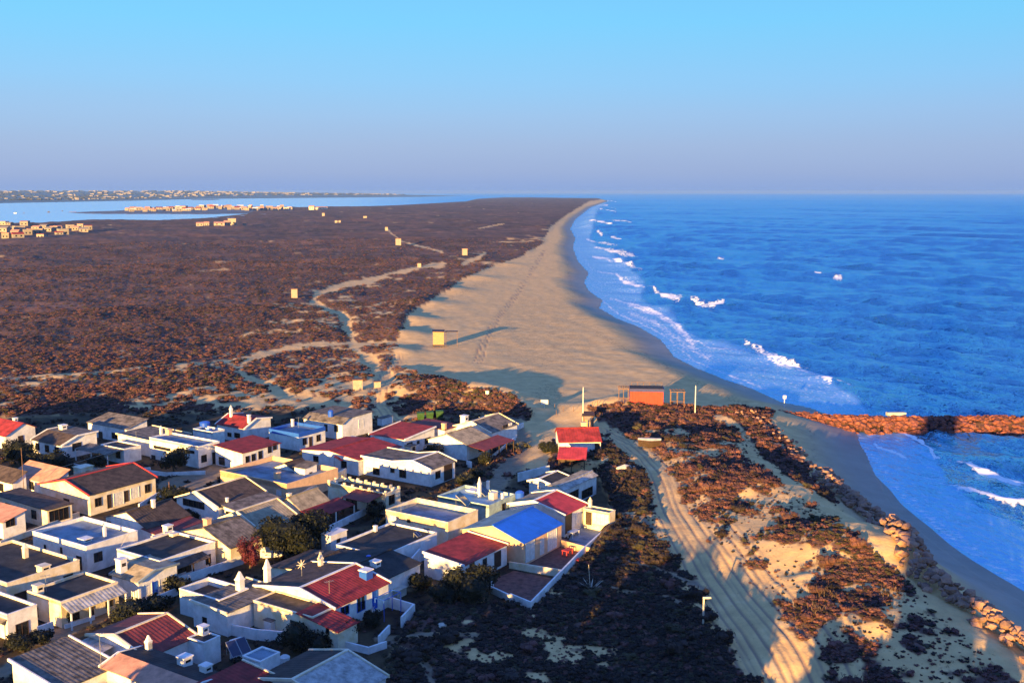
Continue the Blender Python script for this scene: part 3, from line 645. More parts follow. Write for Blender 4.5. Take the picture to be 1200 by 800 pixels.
        if ax == 'v' and len(prof) > 2:
            zt = prof[1][1]; y = prof[1][0] * D
            MB().box(-over, y - .14, zt + .07, W + over, y + .14, zt + .19).obj('ridge_cap', rl[0] if verge is None else verge, r)
    # openings
    Mi = Matrix.Translation(Vector((PF[0], PF[1], z0))) @ Matrix.Rotation(aR, 4, 'Z'); Mi = Mi.inverted()
    O = Mi @ Vector((0, 0, CAM_Z))
    def hit(side, x, y):
        d = Vector(ray(x, y)); d = Mi.to_3x3() @ d
        t = (-O.y / d.y) if side == 'R' else (-O.x / d.x)
        p = O + d * t; return (p.x if side == 'R' else p.y), p.z
    def opening(side, s0, s1, z_0, z_1, kind):
        if s0 > s1: s0, s1 = s1, s0
        lim = W if side == 'R' else D
        s0 = max(s0, .15); s1 = min(s1, lim - .15); z_0 = max(z_0, .05); z_1 = min(z_1, 3.2)
        if s1 - s0 < .25 or z_1 - z_0 < .3: return
        fm = {'door': DARKWOOD, 'win': WHITE, 'blue': TRIM_BLUE, 'shut': SHUT, 'dark': DARKWOOD, 'garage': SHUT, 'bdoor': TRIM_BLUE}[kind]
        pm = {'door': DARKWOOD, 'win': GLASS, 'blue': GLASS, 'shut': SHUT, 'dark': GLASS, 'garage': SHUT, 'bdoor': TRIM_BLUE}[kind]
        nm = 'door' if kind in ('door', 'garage', 'bdoor') else 'window'
        t = .07; mb = MB()
        def bx(m_, a0, b0, a1, b1, o0, o1):
            if side == 'R': m_.box(a0, -o1, b0, a1, -o0, b1)
            else: m_.box(-o1, a0, b0, -o0, a1, b1)
        def frame(m_, o0, o1):
            k = len(m_.v); R_ = [(s0 - t, z_0 - t), (s1 + t, z_0 - t), (s1 + t, z_1 + t), (s0 - t, z_1 + t), (s0, z_0), (s1, z_0), (s1, z_1), (s0, z_1)]
            vs = [((p, -o, q) if side == 'R' else (-o, p, q)) for o in (o0, o1) for p, q in R_]; fs = []
            for i in range(4):
                j = (i + 1) % 4; fs += [(8 + i, 8 + j, 12 + j, 12 + i), (i, j, 8 + j, 8 + i), (4 + i, 4 + j, 12 + j, 12 + i)]
            m_.add(vs, fs)
        frame(mb, -.02, .05)
        w_o = mb.obj(nm, fm, r)
        n = 1 if (s1 - s0) < .8 or nm == 'door' and kind != 'garage' else (2 if (s1 - s0) < 2 else 4)
        for i in range(n):
            mb = MB(); e0 = s0 + (s1 - s0) * i / n; e1 = s0 + (s1 - s0) * (i + 1) / n
            bx(mb, e0 + (.025 if i else 0), z_0, e1 - (.025 if i < n - 1 else 0), z_1, .0, .014)
            if kind in ('shut', 'garage'):
                zz = z_0 + .1
                while zz < z_1 - .1: bx(mb, e0 + .05, zz, e1 - .05, zz + .09, .014, .03); zz += .2
            mb.obj({'door': 'door_leaf', 'bdoor': 'door_leaf', 'garage': 'door_leaf', 'shut': 'shutter'}.get(kind, 'pane'), pm, w_o)
        if n > 1 and kind in ('win', 'blue', 'dark'):
            for i in range(1, n):
                mb = MB(); bx(mb, s0 + (s1 - s0) * i / n - .025, z_0, s0 + (s1 - s0) * i / n + .025, z_1, .0, .04); mb.obj('glazing_bar', fm, w_o)
    for wn_ in win:
        side, x, y, w_, h_ = wn_[:5]; kind = wn_[5] if len(wn_) > 5 else 'dark'
        (s0, _), (s1, _) = hit(side, x - w_ / 2, y), hit(side, x + w_ / 2, y); (_, zt) = hit(side, x, y - h_ / 2); (_, zb) = hit(side, x, y + h_ / 2)
        opening(side, s0, s1, zb, zt, kind)
    for side, n in auto:
        lim = W if side == 'R' else D
        for i in range(n):
            cc = lim * (i + .5) / n; door = (i == n // 2 and side == 'R')
            opening(side, cc - (.45 if door else .5), cc + (.45 if door else .5), .1 if door else 1.0, 2.1, 'door' if door else 'dark')
    # chimneys: (photo x, photo y of base, z of base, width, height, style)
    for c in ch:
        x, y, zb, w_, hh = c[:5]; style = c[5] if len(c) > 5 else 'cap'
        p = Mi @ Vector(U(x, y, zb + z0)); p.x = min(max(p.x, w_ / 2 + .05), W - w_ / 2 - .05); p.y = min(max(p.y, w_ / 2 + .05), D - w_ / 2 - .05)
        zb = float(hp(p.x, p.y)) - (par if ax == 'flat' else 0) - .25
        w_ *= .62 if style == 'point' else .8; hh *= 1.1 if style == 'point' else .95
        cm = {'blue': TRIM_BLUE, 'orange': PEACH}.get(style, wall if wall in (CREAM, WHITE) else WHITE); mb = MB(); hh += .25; q = w_ / 2
        if style == 'point':
            mb.box(p.x - q, p.y - q, zb, p.x + q, p.y + q, zb + hh * .68)
            mb.box(p.x - q * 1.2, p.y - q * 1.2, zb + hh * .68, p.x + q * 1.2, p.y + q * 1.2, zb + hh * .74)
            mb.hexa([(p.x - q, p.y - q, zb + hh * .74), (p.x + q, p.y - q, zb + hh * .74), (p.x + q, p.y + q, zb + hh * .74), (p.x - q, p.y + q, zb + hh * .74),
                     (p.x - q * .2, p.y - q * .2, zb + hh), (p.x + q * .2, p.y - q * .2, zb + hh), (p.x + q * .2, p.y + q * .2, zb + hh), (p.x - q * .2, p.y + q * .2, zb + hh)])
            mb.obj('chimney', cm, r)
        else:
            mb.box(p.x - q, p.y - q, zb, p.x + q, p.y + q, zb + hh - .12); co = mb.obj('chimney', cm, r)
            MB().box(p.x - q * 1.18, p.y - q * 1.18, zb + hh - .12, p.x + q * 1.18, p.y + q * 1.18, zb + hh).obj('chimney_cap', WHITE if style == 'blue' else cm, co)
            if style == 'cap' and w_ > .5: MB().box(p.x - q * .6, p.y - q * 1.02, zb + hh * .55, p.x + q * .6, p.y + q * 1.02, zb + hh * .75).obj('smoke_vent', GLASS, co)
    # porches: (side, from, to (fractions), reach, z at wall, z outside, roof material, posts)
    for side, f0, f1, reach, za, zb_, m_, npost in porch:
        lim = W if side == 'R' else D; s0, s1 = f0 * lim, f1 * lim
        def cv(s, o, z): return (s, -o, z) if side == 'R' else (-o, s, z)
        pts = [cv(s0, reach, zb_), cv(s1, reach, zb_), cv(s1, .02, za), cv(s0, .02, za)]
        slab('porch_roof', pts, .06, m_, r, ribs=True)
        for i in range(npost):
            s = s0 + .15 + (s1 - s0 - .3) * i / max(1, npost - 1)
            mb = MB(); A_ = cv(s - .07, reach - .2, -.4); B_ = cv(s + .07, reach - .06, zb_ - .06)
            mb.box(min(A_[0], B_[0]), min(A_[1], B_[1]), -.4, max(A_[0], B_[0]), max(A_[1], B_[1]), zb_ - .07); mb.obj('porch_post', DARKWOOD if m_ in (R_MAROON, R_BROWN) else WHITE, r)
    return r

def wall_line(label, pts, hgt=.9, th=.2, m=WHITE, z0=0., cap=False, name='garden_wall', cat='wall', group=None):
    W_ = [U(x, y, z0) for x, y in pts]; c = W_[0]; r = root(name, (c[0], c[1], z0), 0, label, cat, group)
    for i in range(len(W_) - 1):
        p = Vector(W_[i]) - Vector(c); q = Vector(W_[i + 1]) - Vector(c); d = (q - p).normalized(); s = Vector((-d.y, d.x, 0)) * th / 2
        p = p + (d * (th / 2 + .002) if i else d * 0); e = q + d * th / 2; hz = Vector((0, 0, hgt - .004 * (i % 2))); lo = Vector((0, 0, -.5))
        MB().hexa([p - s + lo, e - s + lo, e + s + lo, p + s + lo, p - s + hz, e - s + hz, e + s + hz, p + s + hz]).obj('wall_panel', m, r)
    return r

def leaf_cloud(n, rx, ry, rz, size, seed, core=True, lumps=5, cz=0., droop=0., upright=0.):
    """crown: leaf-sized quads scattered through several overlapping lumps, with a lumpy dark core"""
    R = np.random.default_rng(seed); V = []; Fq = []
    lc = [(0, 0, 0, .72)] + [(math.cos(t) * .5, math.sin(t) * .5, R.uniform(-.3, .45), R.uniform(.35, .6)) for t in R.uniform(0, 6.28, lumps)]
    for i in range(n):
        c = lc[R.integers(len(lc))]; d = R.normal(size=3); d /= np.linalg.norm(d) + 1e-9; rr = c[3] * (1 - .45 * R.random() ** 1.5)
        p = np.array([c[0] + d[0] * rr, c[1] + d[1] * rr, c[2] + d[2] * rr]) * (rx, ry, rz); p[2] += cz
        nrm = d * .6 + R.normal(size=3) * .7; nrm[2] += .3 - upright; nrm /= np.linalg.norm(nrm); t = np.cross(nrm, R.normal(size=3)); t /= np.linalg.norm(t) + 1e-9; b = np.cross(nrm, t)
        if upright: b = b * .25; t = t * .6 + np.array([0, 0, 1.2 * upright])
        s = size * R.uniform(.6, 1.3); k = len(V)
        V += [p - t * s - b * s * .3, p + b * s * .55, p + t * s, p - b * s * .55 + t * s * .2]; Fq.append((k, k + 1, k + 2, k + 3))
    V = [tuple(v) for v in V]
    if core:
        for c in lc[:4]:
            k = len(V); n1, n2 = 7, 5; rr = c[3] * .72
            for i in range(n2 + 1):
                ph = math.pi * i / n2
                for j in range(n1):
                    th = 2 * math.pi * j / n1; q = rr * R.uniform(.8, 1.15)
                    V.append(((c[0] + q * math.sin(ph) * math.cos(th)) * rx, (c[1] + q * math.sin(ph) * math.sin(th)) * ry, (c[2] + q * math.cos(ph)) * rz + cz))
            for i in range(n2):
                for j in range(n1): Fq.append((k + i * n1 + j, k + (i + 1) * n1 + j, k + (i + 1) * n1 + (j + 1) % n1, k + i * n1 + (j + 1) % n1))
    me = bpy.data.meshes.new('crown'); me.from_pydata(V, [], Fq); me.update(); return me
TREES = []
def tree(label, px, py, rw, hgt, trunk=1.2, m=LEAF, n=420, name='tree', cat='tree', seed=None, size=None, group=None, ry=None, upright=0.):
    p = U(px, py, 0); seed = seed or int(px * 7 + py); r = root(name, (p[0], p[1], 0), 0, label, cat, group)
    rz = (hgt - trunk) / 1.5
    cme = leaf_cloud(int(n * 2.4), rw, ry or rw, rz, size or (.12 + .02 * rw), seed, upright=upright); cme.materials.append(m); c = new_obj('crown', cme, r); c.location = (0, 0, trunk + rz * .62)
    mb = MB(); R = random.Random(seed); b = Vector((0, 0, -.4)); top = Vector((R.uniform(-.2, .2), R.uniform(-.2, .2), trunk + rz * .3)); mb.tube(b, top, .10 + hgt * .022, .06 + hgt * .012)
    for k in range(5):
        t = k * 1.256 + R.random(); mb.tube(top * .75, (math.cos(t) * rw * .55, math.sin(t) * rw * .55, trunk + rz * R.uniform(.5, 1.0)), .06 + hgt * .008, .02, 5)
    mb.obj('trunk', BARK, r); return r
# ------------------------------------------------------------------ THE VILLAGE, back row first
G1 = lambda a=2.8, b=4.1, c=2.8, t=.5: [(0, a), (t, b), (1, c)]
house('red roofed house at the left edge, a dark tree before its white gable', (6,511), 41, -70, ax='u', prof=[(0,2.6),(.62,4.3),(1,3.2)], roof=R_RED, ch=[(18,494,4.1,.8,.8)], auto=[('R',1)])
house('low white house with dark brown front roof and round white chimney, back row left', (72,522), 113, 38, ax='u', prof=[(0,2.6),(.45,3.7),(1,3.7)], roof=[R_BROWN,R_GREY], verge=WHITE, win=[('R',90,523,10,8)], ch=[(74,506,3.3,1.2,1.0)], auto=[('L',3)])
house('small white box house with dark lean-to porch behind the round bush', (145,526), 165, 118, h=2.7, roof=R_BROWN, par=.15, porch=[('L',.05,1.5,3.0,2.6,2.2,R_GREY,3)], auto=[('L',2)])
house('grey sloping roof house of the back row with white right side wall', (148,503), 172, 103, ax='u', prof=[(0,2.7),(1,3.7)], roof=R_GREY, win=[('L',137,511,11,6),('L',118,510,4,8,'door'),('R',153,513,4,4)], auto=[])
house('wide low house with grey roof and pale fascia over a dark front', (182,518), 222, 138, h=3.0, ax='v', prof=[(0,2.9),(1,3.1)], roof=R_GREY, verge=CREAM, win=[('L',152,530,6,8)], ch=[(189,508,3.2,.6,1.5,'point'),(203,512,3.2,1.0,1.7,'orange')])
house('white flat roofed box house with two long dark front slits, round tree in front', (232,523), 257, 175, h=3.8, deck=D_BLUE, par=.25, win=[('L',190,525,19,2.4),('L',218,528,19,2.4),('L',180,538,4,9,'door')], auto=[('R',2)])
house('small white rooftop block behind the long white box house', (249,506), 263, 226, h=3.4, deck=D_BLUE, ch=[(240,508,3,.9,.9,'blue')])
house('white house under a pitched red roof in the back row with three front windows', (286,502), 317, 254, ax='u', prof=[(0,2.8),(.45,4.1),(1,3.6)], roof=R_RED, win=[('L',260,507,6,5),('L',269,509,4,4),('L',278,510,6,5)], ch=[(271,488,3.9,.7,2.0,'point'),(316,500,3.4,.6,1.6)], verge=WHITE)
house('white house with maroon front roof and five small windows beside the blue trimmed house', (284,531), 328, 252, ax='v', prof=[(0,3.0),(1,3.5)], roof=R_RED, win=[('L',260,540,6,8),('R',290,539,4,9),('R',297,536,4,8),('R',305,533,4,9),('R',316,526,4,8),('R',322,523,4,7)])
house('white flat roofed house with a cobalt blue band around its parapet', (350,508), 381, 315, h=3.3, deck=D_BLUE, trim=TRIM_BLUE, par=.5, win=[('R',357,517,4,7),('R',364,519,3,14,'door'),('R',373,513,4,7)], ch=[(343,498,3,.5,1.4)])
house('white house with grey brown roof and a tall plain right wall, back row end', (401,497), 436, 356, ax='u', prof=[(0,3.1),(.22,3.9),(1,4.0)], roof=[R_GREY,R_GREY], win=[('R',423,496,5,9,'shut'),('L',394,502,4,7),('L',382,501,3,7)])
house('wide house under a large low red roof in the middle of the village', (420,539), 470, 354, ax='v', prof=[(0,2.7),(.5,3.4),(1,2.8)], roof=R_RED, auto=[('L',2)])
house('white house with red roof edged by a bright pink red back parapet', (474,515), 509, 434, ax='u', prof=[(0,2.9),(1,3.5)], roof=R_RED, verge=WHITE, win=[('R',480,522,6,7),('R',490,518,2.5,3),('R',501,516,6,6)], auto=[])
house('dark maroon flat roofed house behind the pink parapet house', (521,504), 540, 482, ax='v', prof=[(0,2.8),(1,3.1)], roof=R_MAROON, ch=[(520,504,3,.8,1.2,'orange')])
house('last gable house before the beach, grey roof, big white chimney and blue shaded side', (576,507), 606, 531, ax='v', prof=G1(2.6,4.1,2.8), roof=R_GREY, wall=WHITE, win=[('R',598,494,3,8,'shut'),('R',592,497,5,7),('R',602,492,2,8)], ch=[(541,497,3.4,1.3,1.6)], verge=CREAM, alt=1)
house('tan gable house with a long maroon porch on red posts facing the beach path', (547,521), 574, 502, ax='v', prof=G1(2.9,4.2,2.8), roof=R_TAN, wall=WHITE, win=[('L',521,511,4,2.4),('L',527,512,3,2.4),('R',553,527,6,12,'shut'),('R',563,523,4,11,'door')], porch=[('R',0.,1.35,3.6,2.85,2.35,R_MAROON,5)])
house('long white house with grey brown roof, four left windows and a dark end porch', (505,550), 533, 425, ax='v', prof=[(0,2.9),(.25,3.8),(.55,3.1),(1,3.1)], roof=R_GREY, win=[('L',432,551,6,7,'shut'),('L',441,552,7,7),('L',460,551,4,4),('L',472,555,7,8),('R',513,556,5,8),('R',525,553,9,17,'door')], verge=WHITE)
house('tiny white turret house with grey cap beside the turquoise terrace', (357,549), 371, 345, h=3.5, ax='u', prof=[(0,3.4),(1,3.7)], roof=R_GREY, win=[('R',364,555,2.4,3)], wall=WHITE, alt=1)
house('low brown lean-to roofed house left of the tiny white turret', (347,552), 366, 322, ax='v', prof=G1(2.5,3.4,2.5), roof=R_BROWN, auto=[('L',1)])
house('flat terrace house with peach front parapet and turquoise deck', (336,567), 396, 258, h=3.1, deck=D_BLUE, wall=PEACH, par=.7, ch=[(325,560,2.5,.9,1.1,'orange')], win=[('L',327,577,5,5,'shut')])
house('brown gable house with an open dark loft gable over a blue shaded wall', (256,594), 311, 207, ax='v', prof=G1(2.7,4.2,2.7), roof=R_BROWN, verge=CREAM, win=[('L',227,590,24,7,'dark')], ch=[(266,582,3.6,.4,.7)])
house('small shed roofed annex between the brown gable house and tan gable roofs', (286,602), 335, 262, ax='v', prof=[(0,2.3),(1,2.8)], roof=R_GREY, wall=WHITE, auto=[('L',2)])
house('tan ribbed gable roof house with raised pale end parapet above dark trees', (303,619), 347, 258, ax='v', prof=G1(2.5,4.1,2.6,.52), roof=[R_TAN,R_GREY], verge=CREAM, auto=[('R',1)])
house('cream gabled house with mossy brown roof beside the pink flowering tree', (270,642), 309, 206, ax='v', prof=G1(2.6,4.3,2.8,.45), roof=R_GREY, wall=CREAM, ch=[(243,614,4.0,.9,1.0,'orange')], win=[('R',291,640,4,7)])
house('tan roofed house with dull red porch roof above the large dark trees', (352,597), 385, 325, ax='v', prof=G1(2.8,4.1,2.8), roof=R_TAN, wall=CREAM, porch=[('R',-.05,1.35,3.2,2.75,2.2,R_RED,3)], ch=[(338,590,3.2,.6,.7)], auto=[('L',1)])
house('cream fortress like house with crenellated roof terrace and small maroon porch roof', (452,578), 469, 384, h=3.3, wall=CREAM, roof=R_BLACK, par=.5, cren=True, win=[('R',459,585,6,10),('L',438,588,6,4),('L',412,592,12,14,'dark')], porch=[('L',.05,.5,3.2,3.1,2.7,R_MAROON,3)])
house('large cream gable house with dark brown roof edged in red, arched porch openings', (105,580), 182, 47, ax='v', prof=G1(3.1,4.5,3.0,.45), roof=R_BROWN, wall=CREAM, verge=R_BRIGHT, win=[('R',115,588,7,9),('R',128,587,4,15,'door'),('R',139,584,11,14,'shut'),('R',148,581,4,12,'door'),('R',158,577,9,12,'shut'),('R',173,572,6,9),('L',78,586,6,3)])
house('house with sunlit salmon shed roof near the left edge', (60,567), 80, 14, ax='u', prof=[(0,2.5),(1,3.9)], roof=R_SALMON, auto=[('L',3)])
house('house at the left edge with grey roof and pale rear parapet', (14,566), 30, -60, ax='u', prof=[(0,2.6),(1,3.7)], roof=R_BROWN, auto=[('L',3)])
house('low brown roofed veranda house before the large cream gable house', (55,598), 84, -6, ax='v', prof=[(0,2.6),(1,2.9)], roof=R_BROWN, wall=CREAM, win=[('R',69,603,22,13,'dark')], auto=[('L',2)])
house('house with pinkish lean-to roof cut by the left edge above the white box house', (3,612), 29, -60, ax='u', prof=[(0,2.4),(1,3.2)], roof=R_SALMON, win=[('R',12,612,10,8)])
house('brown gabled house with pale blue shaded gable behind the white box house', (172,619), 222, 124, ax='v', prof=G1(2.7,4.2,2.8,.45), roof=R_BROWN, ch=[(180,598,3.6,.5,1.2)], win=[('L',128,613,4,4),('R',185,619,5,7)])
house('low annex with maroon shed roof and white water boxes', (190,629), 240, 168, ax='v', prof=[(0,2.2),(1,2.6)], roof=R_MAROON, ch=[(205,624,2.5,1.1,1.1)])
house('white flat roofed box house with grey blue deck and two narrow wall slits', (101,640), 161, 38, h=3.5, deck=D_BLUE, par=.45, win=[('R',115,652,9,10),('R',157,645,5,9),('L',53,642,1.6,7),('L',72,645,1.6,7),('L',93,659,5,14,'door')], ch=[(123,629,3,.5,1.4,'point'),(100,634,3,1.4,.45)])
house('long flat roofed house at the left edge with pale ribbed side and dark carport door', (8,683), 93, -70, h=3.2, deck=R_BLACK, par=.3, wall=CREAM, win=[('R',24,700,13,12,'door'),('R',47,689,9,6),('R',59,684,7,4),('R',80,677,10,7)], ch=[(30,652,3,.8,1.6,'point'),(51,668,3,1.3,.8)])
house('cream flat roofed house with black deck and a grey awning over its porch', (71,705), 138, 32, h=3.0, deck=R_BLACK, wall=CREAM, par=.25, ch=[(35,698,2.8,1.0,1.1)], porch=[('R',0,1,1.6,2.75,2.1,R_LIGHT,4)], win=[('R',88,722,9,7,'dark'),('R',107,719,5,15,'door'),('R',128,707,8,6,'dark'),('R',141,703,5,6,'dark'),('L',42,716,5,10,'door')])
house('flat roofed house at the lower left edge with a square dark window', (8,720), 43, -60, h=2.9, deck=R_BLACK, par=.25, win=[('R',26,737,14,15)], porch=[('L',0,.9,2.0,2.4,1.9,R_TAN,2)])
house('white house with glazed shuttered front and tan roof edged with a blue strip', (162,682), 207, 131, ax='u', prof=[(0,2.5),(.42,3.2),(1,3.0)], roof=R_TAN, win=[('R',173,690,9,13,'shut'),('R',181.5,690,5,17,'bdoor'),('R',191,684,8,13,'shut'),('R',201,680,7,12,'shut')], verge=D_BLUE, ch=[(136,672,2.8,1.1,1.8)])
house('white house with black flat roof and small brown porch, beside the glazed house', (187,657), 252, 137, h=3.2, deck=R_BLACK, par=.25, porch=[('R',.12,.75,1.6,2.6,2.2,R_BROWN,3)], win=[('R',213,665,10,10),('R',221,662,5,14,'door'),('R',244,655,5,10)])
house('small cream outbuilding with two white chimneys in front of the cream gabled house', (199,634), 214, 177, h=2.6, deck=D_BLUE, wall=CREAM, ch=[(205,632,2.5,.9,1.1),(219,631,2.5,.5,.8)])
house('cream house with a balustraded roof terrace in the middle of the village', (525,612), 560, 452, h=3.6, deck=D_BLUE, wall=CREAM, par=.85, win=[('L',500,622,6,5,'dark'),('L',461,607,7,5,'shut'),('L',479,610,3,3,'dark')])
house('teal grey flat terrace house with solar collectors and pointed chimneys', (573,592), 604, 513, h=3.5, deck=TEAL, wall=TEAL, par=.35, ch=[(562,582,3.2,.6,2.6,'point'),(581,572,3.2,.4,1.7),(589,585,3.2,.4,1.0)], win=[('R',590,594,3,8)])
house('low terrace block with cream parapet under the blue water tank', (641,581), 653, 621, h=3.0, deck=D_BLUE, wall=CREAM, par=.5)
house('dark roofed house near the road with a long white parapet on its left', (650,569), 670, 620, ax='v', prof=[(0,2.8),(.6,3.4),(1,2.9)], roof=R_BLACK, verge=WHITE, auto=[('L',1)])
house('cream roofed house with wide dark veranda openings, easternmost of its row', (661,574), 699, 644, ax='v', prof=[(0,2.8),(.35,3.2),(1,3.1)], roof=[R_LIGHT,R_TAN], win=[('R',671,583,13,14),('R',688,577,12,9)])
house('white gable house with bright red right roof slope behind the blue roofed house', (662,603), 687, 597, ax='v', prof=G1(3.0,4.1,3.1,.55), roof=[R_BRIGHT,R_TAN], win=[('R',666,612,7,22,'door'),('R',677,607,5,11,'shut')], verge=WHITE)
house('small cream alcove annex with flat grey roof at the east end of the village', (714,601), 721, 684, h=2.8, deck=R_TAN, wall=CREAM, par=.1, ch=[(690,594,2.7,.6,1.3,'point')], win=[('L',690,607,6,14,'door'),('L',704,608,18,12,'garage')])
house('peach house under a bright blue sheet roof with three white shuttered doors', (614,636), 658, 542, ax='v', prof=G1(3.0,4.4,3.1,.48), roof=[R_BLUE,R_TEAL], wall=PEACH, win=[('R',621,645,10,22,'garage'),('R',635,640,4,17,'shut'),('R',647,632,10,21,'garage')])
house('white house with red shed roof framed by white parapets and a tiled yard', (544,663), 594, 497, ax='v', prof=[(0,2.6),(1,3.1)], roof=R_RED, verge=WHITE, wall=WHITE, over=.12, win=[('L',506,666,5,9,'shut'),('L',521,664,5,8,'shut'),('R',568,665,4,21,'dark'),('R',583,655,7,17,'door'),('R',553,668,5,16,'door')])
house('wide black flat roof house with sunlit cream front parapet', (449,651), 512, 393, h=3.0, deck=R_BLACK, par=.22, wall=WHITE, ch=[(440,622,2.8,.5,.8)], auto=[('L',2)])
house('low house with black corrugated roof left of the white garden wall', (455,677), 492, 372, ax='v', prof=[(0,2.6),(.42,3.3),(1,2.7)], roof=R_BLACK, wall=WHITE, ch=[(440,664,3.0,1.1,.8)])
house('house with weathered brown roof below the large dark trees', (380,681), 428, 316, ax='v', prof=[(0,2.3),(.5,2.9),(1,2.3)], roof=R_BROWN, wall=CREAM, ch=[(376,668,2.8,.7,2.2,'point')])
house('white terrace block with blue deck left of the long red roof house', (345,695), 372, 303, h=2.9, deck=D_BLUE, par=.5, ch=[(308,690,2.5,.9,3.0,'point')])
house('white house with long red and brown roof, blue window frames and a blue chimney', (393,712), 455, 300, ax='v', prof=G1(2.9,4.0,2.9,.42), roof=[R_RED,R_BROWN], verge=WHITE, win=[('R',404,715,9,10,'blue'),('R',423,707,9,16,'blue'),('R',439,702,5,20,'bdoor')], ch=[(429,678,3.3,1.3,1.1,'blue')])
house('low cream front wing with small red roof at the foot of the blue framed house', (396,740), 419, 350, ax='v', prof=[(0,2.3),(1,3.0)], roof=R_RED, wall=CREAM, win=[('L',384,739,2.6,5,'dark')])
house('old cream plastered wing with one small orange framed window', (366,723), 392, 297, h=3.0, wall=CREAM, roof=R_BROWN, par=.1, win=[('L',344,731,6,7,'dark')])
house('white house with ribbed dark sheet roof in the lower middle of the village', (266,718), 328, 226, ax='v', prof=[(0,2.7),(1,2.9)], roof=R_GREY, wall=WHITE, verge=CREAM, win=[('L',240,728,4,9)])
house('white flat roofed house with hollow black deck and scorched rear parapet', (257,703), 291, 210, h=3.0, deck=R_BLACK, par=.8, ch=[(292,690,2.6,1.1,2.5,'point')], auto=[('L',1)])
house('house with maroon tiled roof and two pointed white chimneys at the lower left', (172,770), 229, 104, ax='v', prof=[(0,2.5),(.5,3.7),(1,2.7)], roof=R_MAROON, verge=CREAM, ch=[(184,760,3.3,.7,1.6,'point'),(196,768,3.0,.7,1.5,'point')], porch=[('L',.55,1.,2.4,2.5,2.2,R_LIGHT,2)])
house('grey brown ribbed roof house at the bottom left corner', (72,808), 138, 14, ax='v', prof=[(0,2.5),(1,3.4)], roof=R_GREY, verge=WHITE)
house('house with half salmon and half black roof at the bottom edge', (215,817), 264, 120, ax='u', prof=[(0,2.7),(.42,3.2),(1,2.8)], roof=[R_SALMON,R_BLACK], verge=WHITE, ch=[(222,773,3.2,1.2,1.0),(250,783,2.9,1.0,.8)])
house('tiny white outbuilding with dark lid roof behind the black and salmon roof', (239,753), 258, 220, h=2.7, deck=R_BLACK, par=.1, ch=[(236,741,2.6,.9,1.0)])
house('small white kiosk like outhouse beside the tilted solar panel', (305,775), 328, 284, h=2.8, deck=D_BLUE, par=.08)
house('house with pale grey and dark ribbed gable roof at the bottom of the village', (392,828), 452, 300, ax='v', prof=G1(2.6,3.8,2.7), roof=[R_LIGHT,R_BLACK], verge=CREAM)
house('red roofed house mostly below the bottom edge with a pale verge', (295,836), 350, 228, ax='v', prof=[(0,2.6),(1,3.2)], roof=R_RED, verge=CREAM)
# east of the village
house('isolated house with two small red gabled roofs and orange chimney on the sand', (656,518), 704, None, depth=6.0, a=4, ax='v', prof=[(0,3.0),(.65,4.5),(1,3.4)], roof=R_RED, win=[('R',668,526,7,9,'shut'),('R',700,525,5,11,'door')], ch=[(683,500,4.2,1.1,1.6,'orange')])
# open shed with red roof
r = root('open_shed', tuple(U(655,553,0)), -.12, 'open shed with a sloping red roof on posts before the isolated house', 'shed', None)
slab('roof', [(-.3,-.4,2.3),(4.4,-.4,2.3),(4.4,3.9,3.3),(-.3,3.9,3.3)], .08, R_BRIGHT, r, True)
for x_, y_ in ((0,0),(2.0,0),(4.1,0),(0,3.5),(4.1,3.5)): MB().box(x_-.07,y_-.07,-.5,x_+.07,y_+.07,2.35 if y_ < 1 else 3.1).obj('post', DARKWOOD, r)
MB().box(.1,3.3,-.4,4.0,3.4,2.9).obj('back_panel', DARKWOOD, r)
wall_line('white yard wall around the isolated red roofed house', [(684,533),(706,533),(708,515)], 1.0)
wall_line('short white wall left of the isolated red roofed house', [(648,520),(656,520)], 1.1)
# yard and garden walls
wall_line('long white outer wall of the tiled yards, blue shaded side to the heath', [(598,706),(622,716),(680,655),(721,617),(721,606)], 1.1)
wall_line('broken low white wall at the front of the tiled yard', [(566,684),(577,690),(577,696),(598,706)], .9, .25)
wall_line('cream dividing wall between the two tiled yards', [(597,666),(660,676)], .9, .2, CREAM)
wall_line('orange lit dividing wall below the white and red gable house', [(658,641),(690,650)], 1.0, .2, PEACH)
wall_line('white garden wall curving by the blue framed house', [(456,713),(485,722),(471,737)], 1.4)
wall_line('tall white wall running up from the black corrugated roof', [(455,702),(478,680),(492,663)], 2.2)
wall_line('low white wall in front of the cream wing', [(392,758),(432,768),(452,761)], .9)
wall_line('short white gate wall by the pergola', [(444,757),(456,744)], 1.1)
wall_line('long white retaining wall below the ribbed dark roof', [(270,745),(300,751),(366,757),(396,762)], 1.3)
wall_line('white street wall beside the curved lane with dark bushes', [(200,690),(240,677),(286,661)], 1.2)
wall_line('white wall piece behind the pink flowering tree', [(305,655),(330,653)], 1.5)
wall_line('white front wall of the maroon porch garden', [(572,543),(600,520),(604,517)], .9)
wall_line('small white wall right of the last gable house', [(606,504),(613,501)], 1.0)
wall_line('low white wall below the small bush of the back row', [(82,548),(110,553),(140,555),(176,553)], .8)
wall_line('white wall at the foot of the round tree', [(173,556),(195,559),(240,557)], .8)
wall_line('white wall before the long white house with the end porch', [(547,548),(552,549)], 1.2)
wall_line('white wall ends beside the dark roofed road house', [(607,564),(643,555)], 1.4)
wall_line('pale boundary wall under the brown veranda roof at the left', [(0,642),(40,627),(92,607)], .9, .25, CREAM)
wall_line('low white wall right of the arched porch house', [(163,598),(184,585),(200,580)], 1.0)
wall_line('white porch wall below the awning house', [(76,738),(110,727)], .6)
wall_line('white wall under the glazed shuttered house', [(165,716),(196,703),(208,698)], 1.0)
wall_line('white yard wall by the dark trees and the fortress like house', [(386,625),(410,613),(428,604)], 1.1)
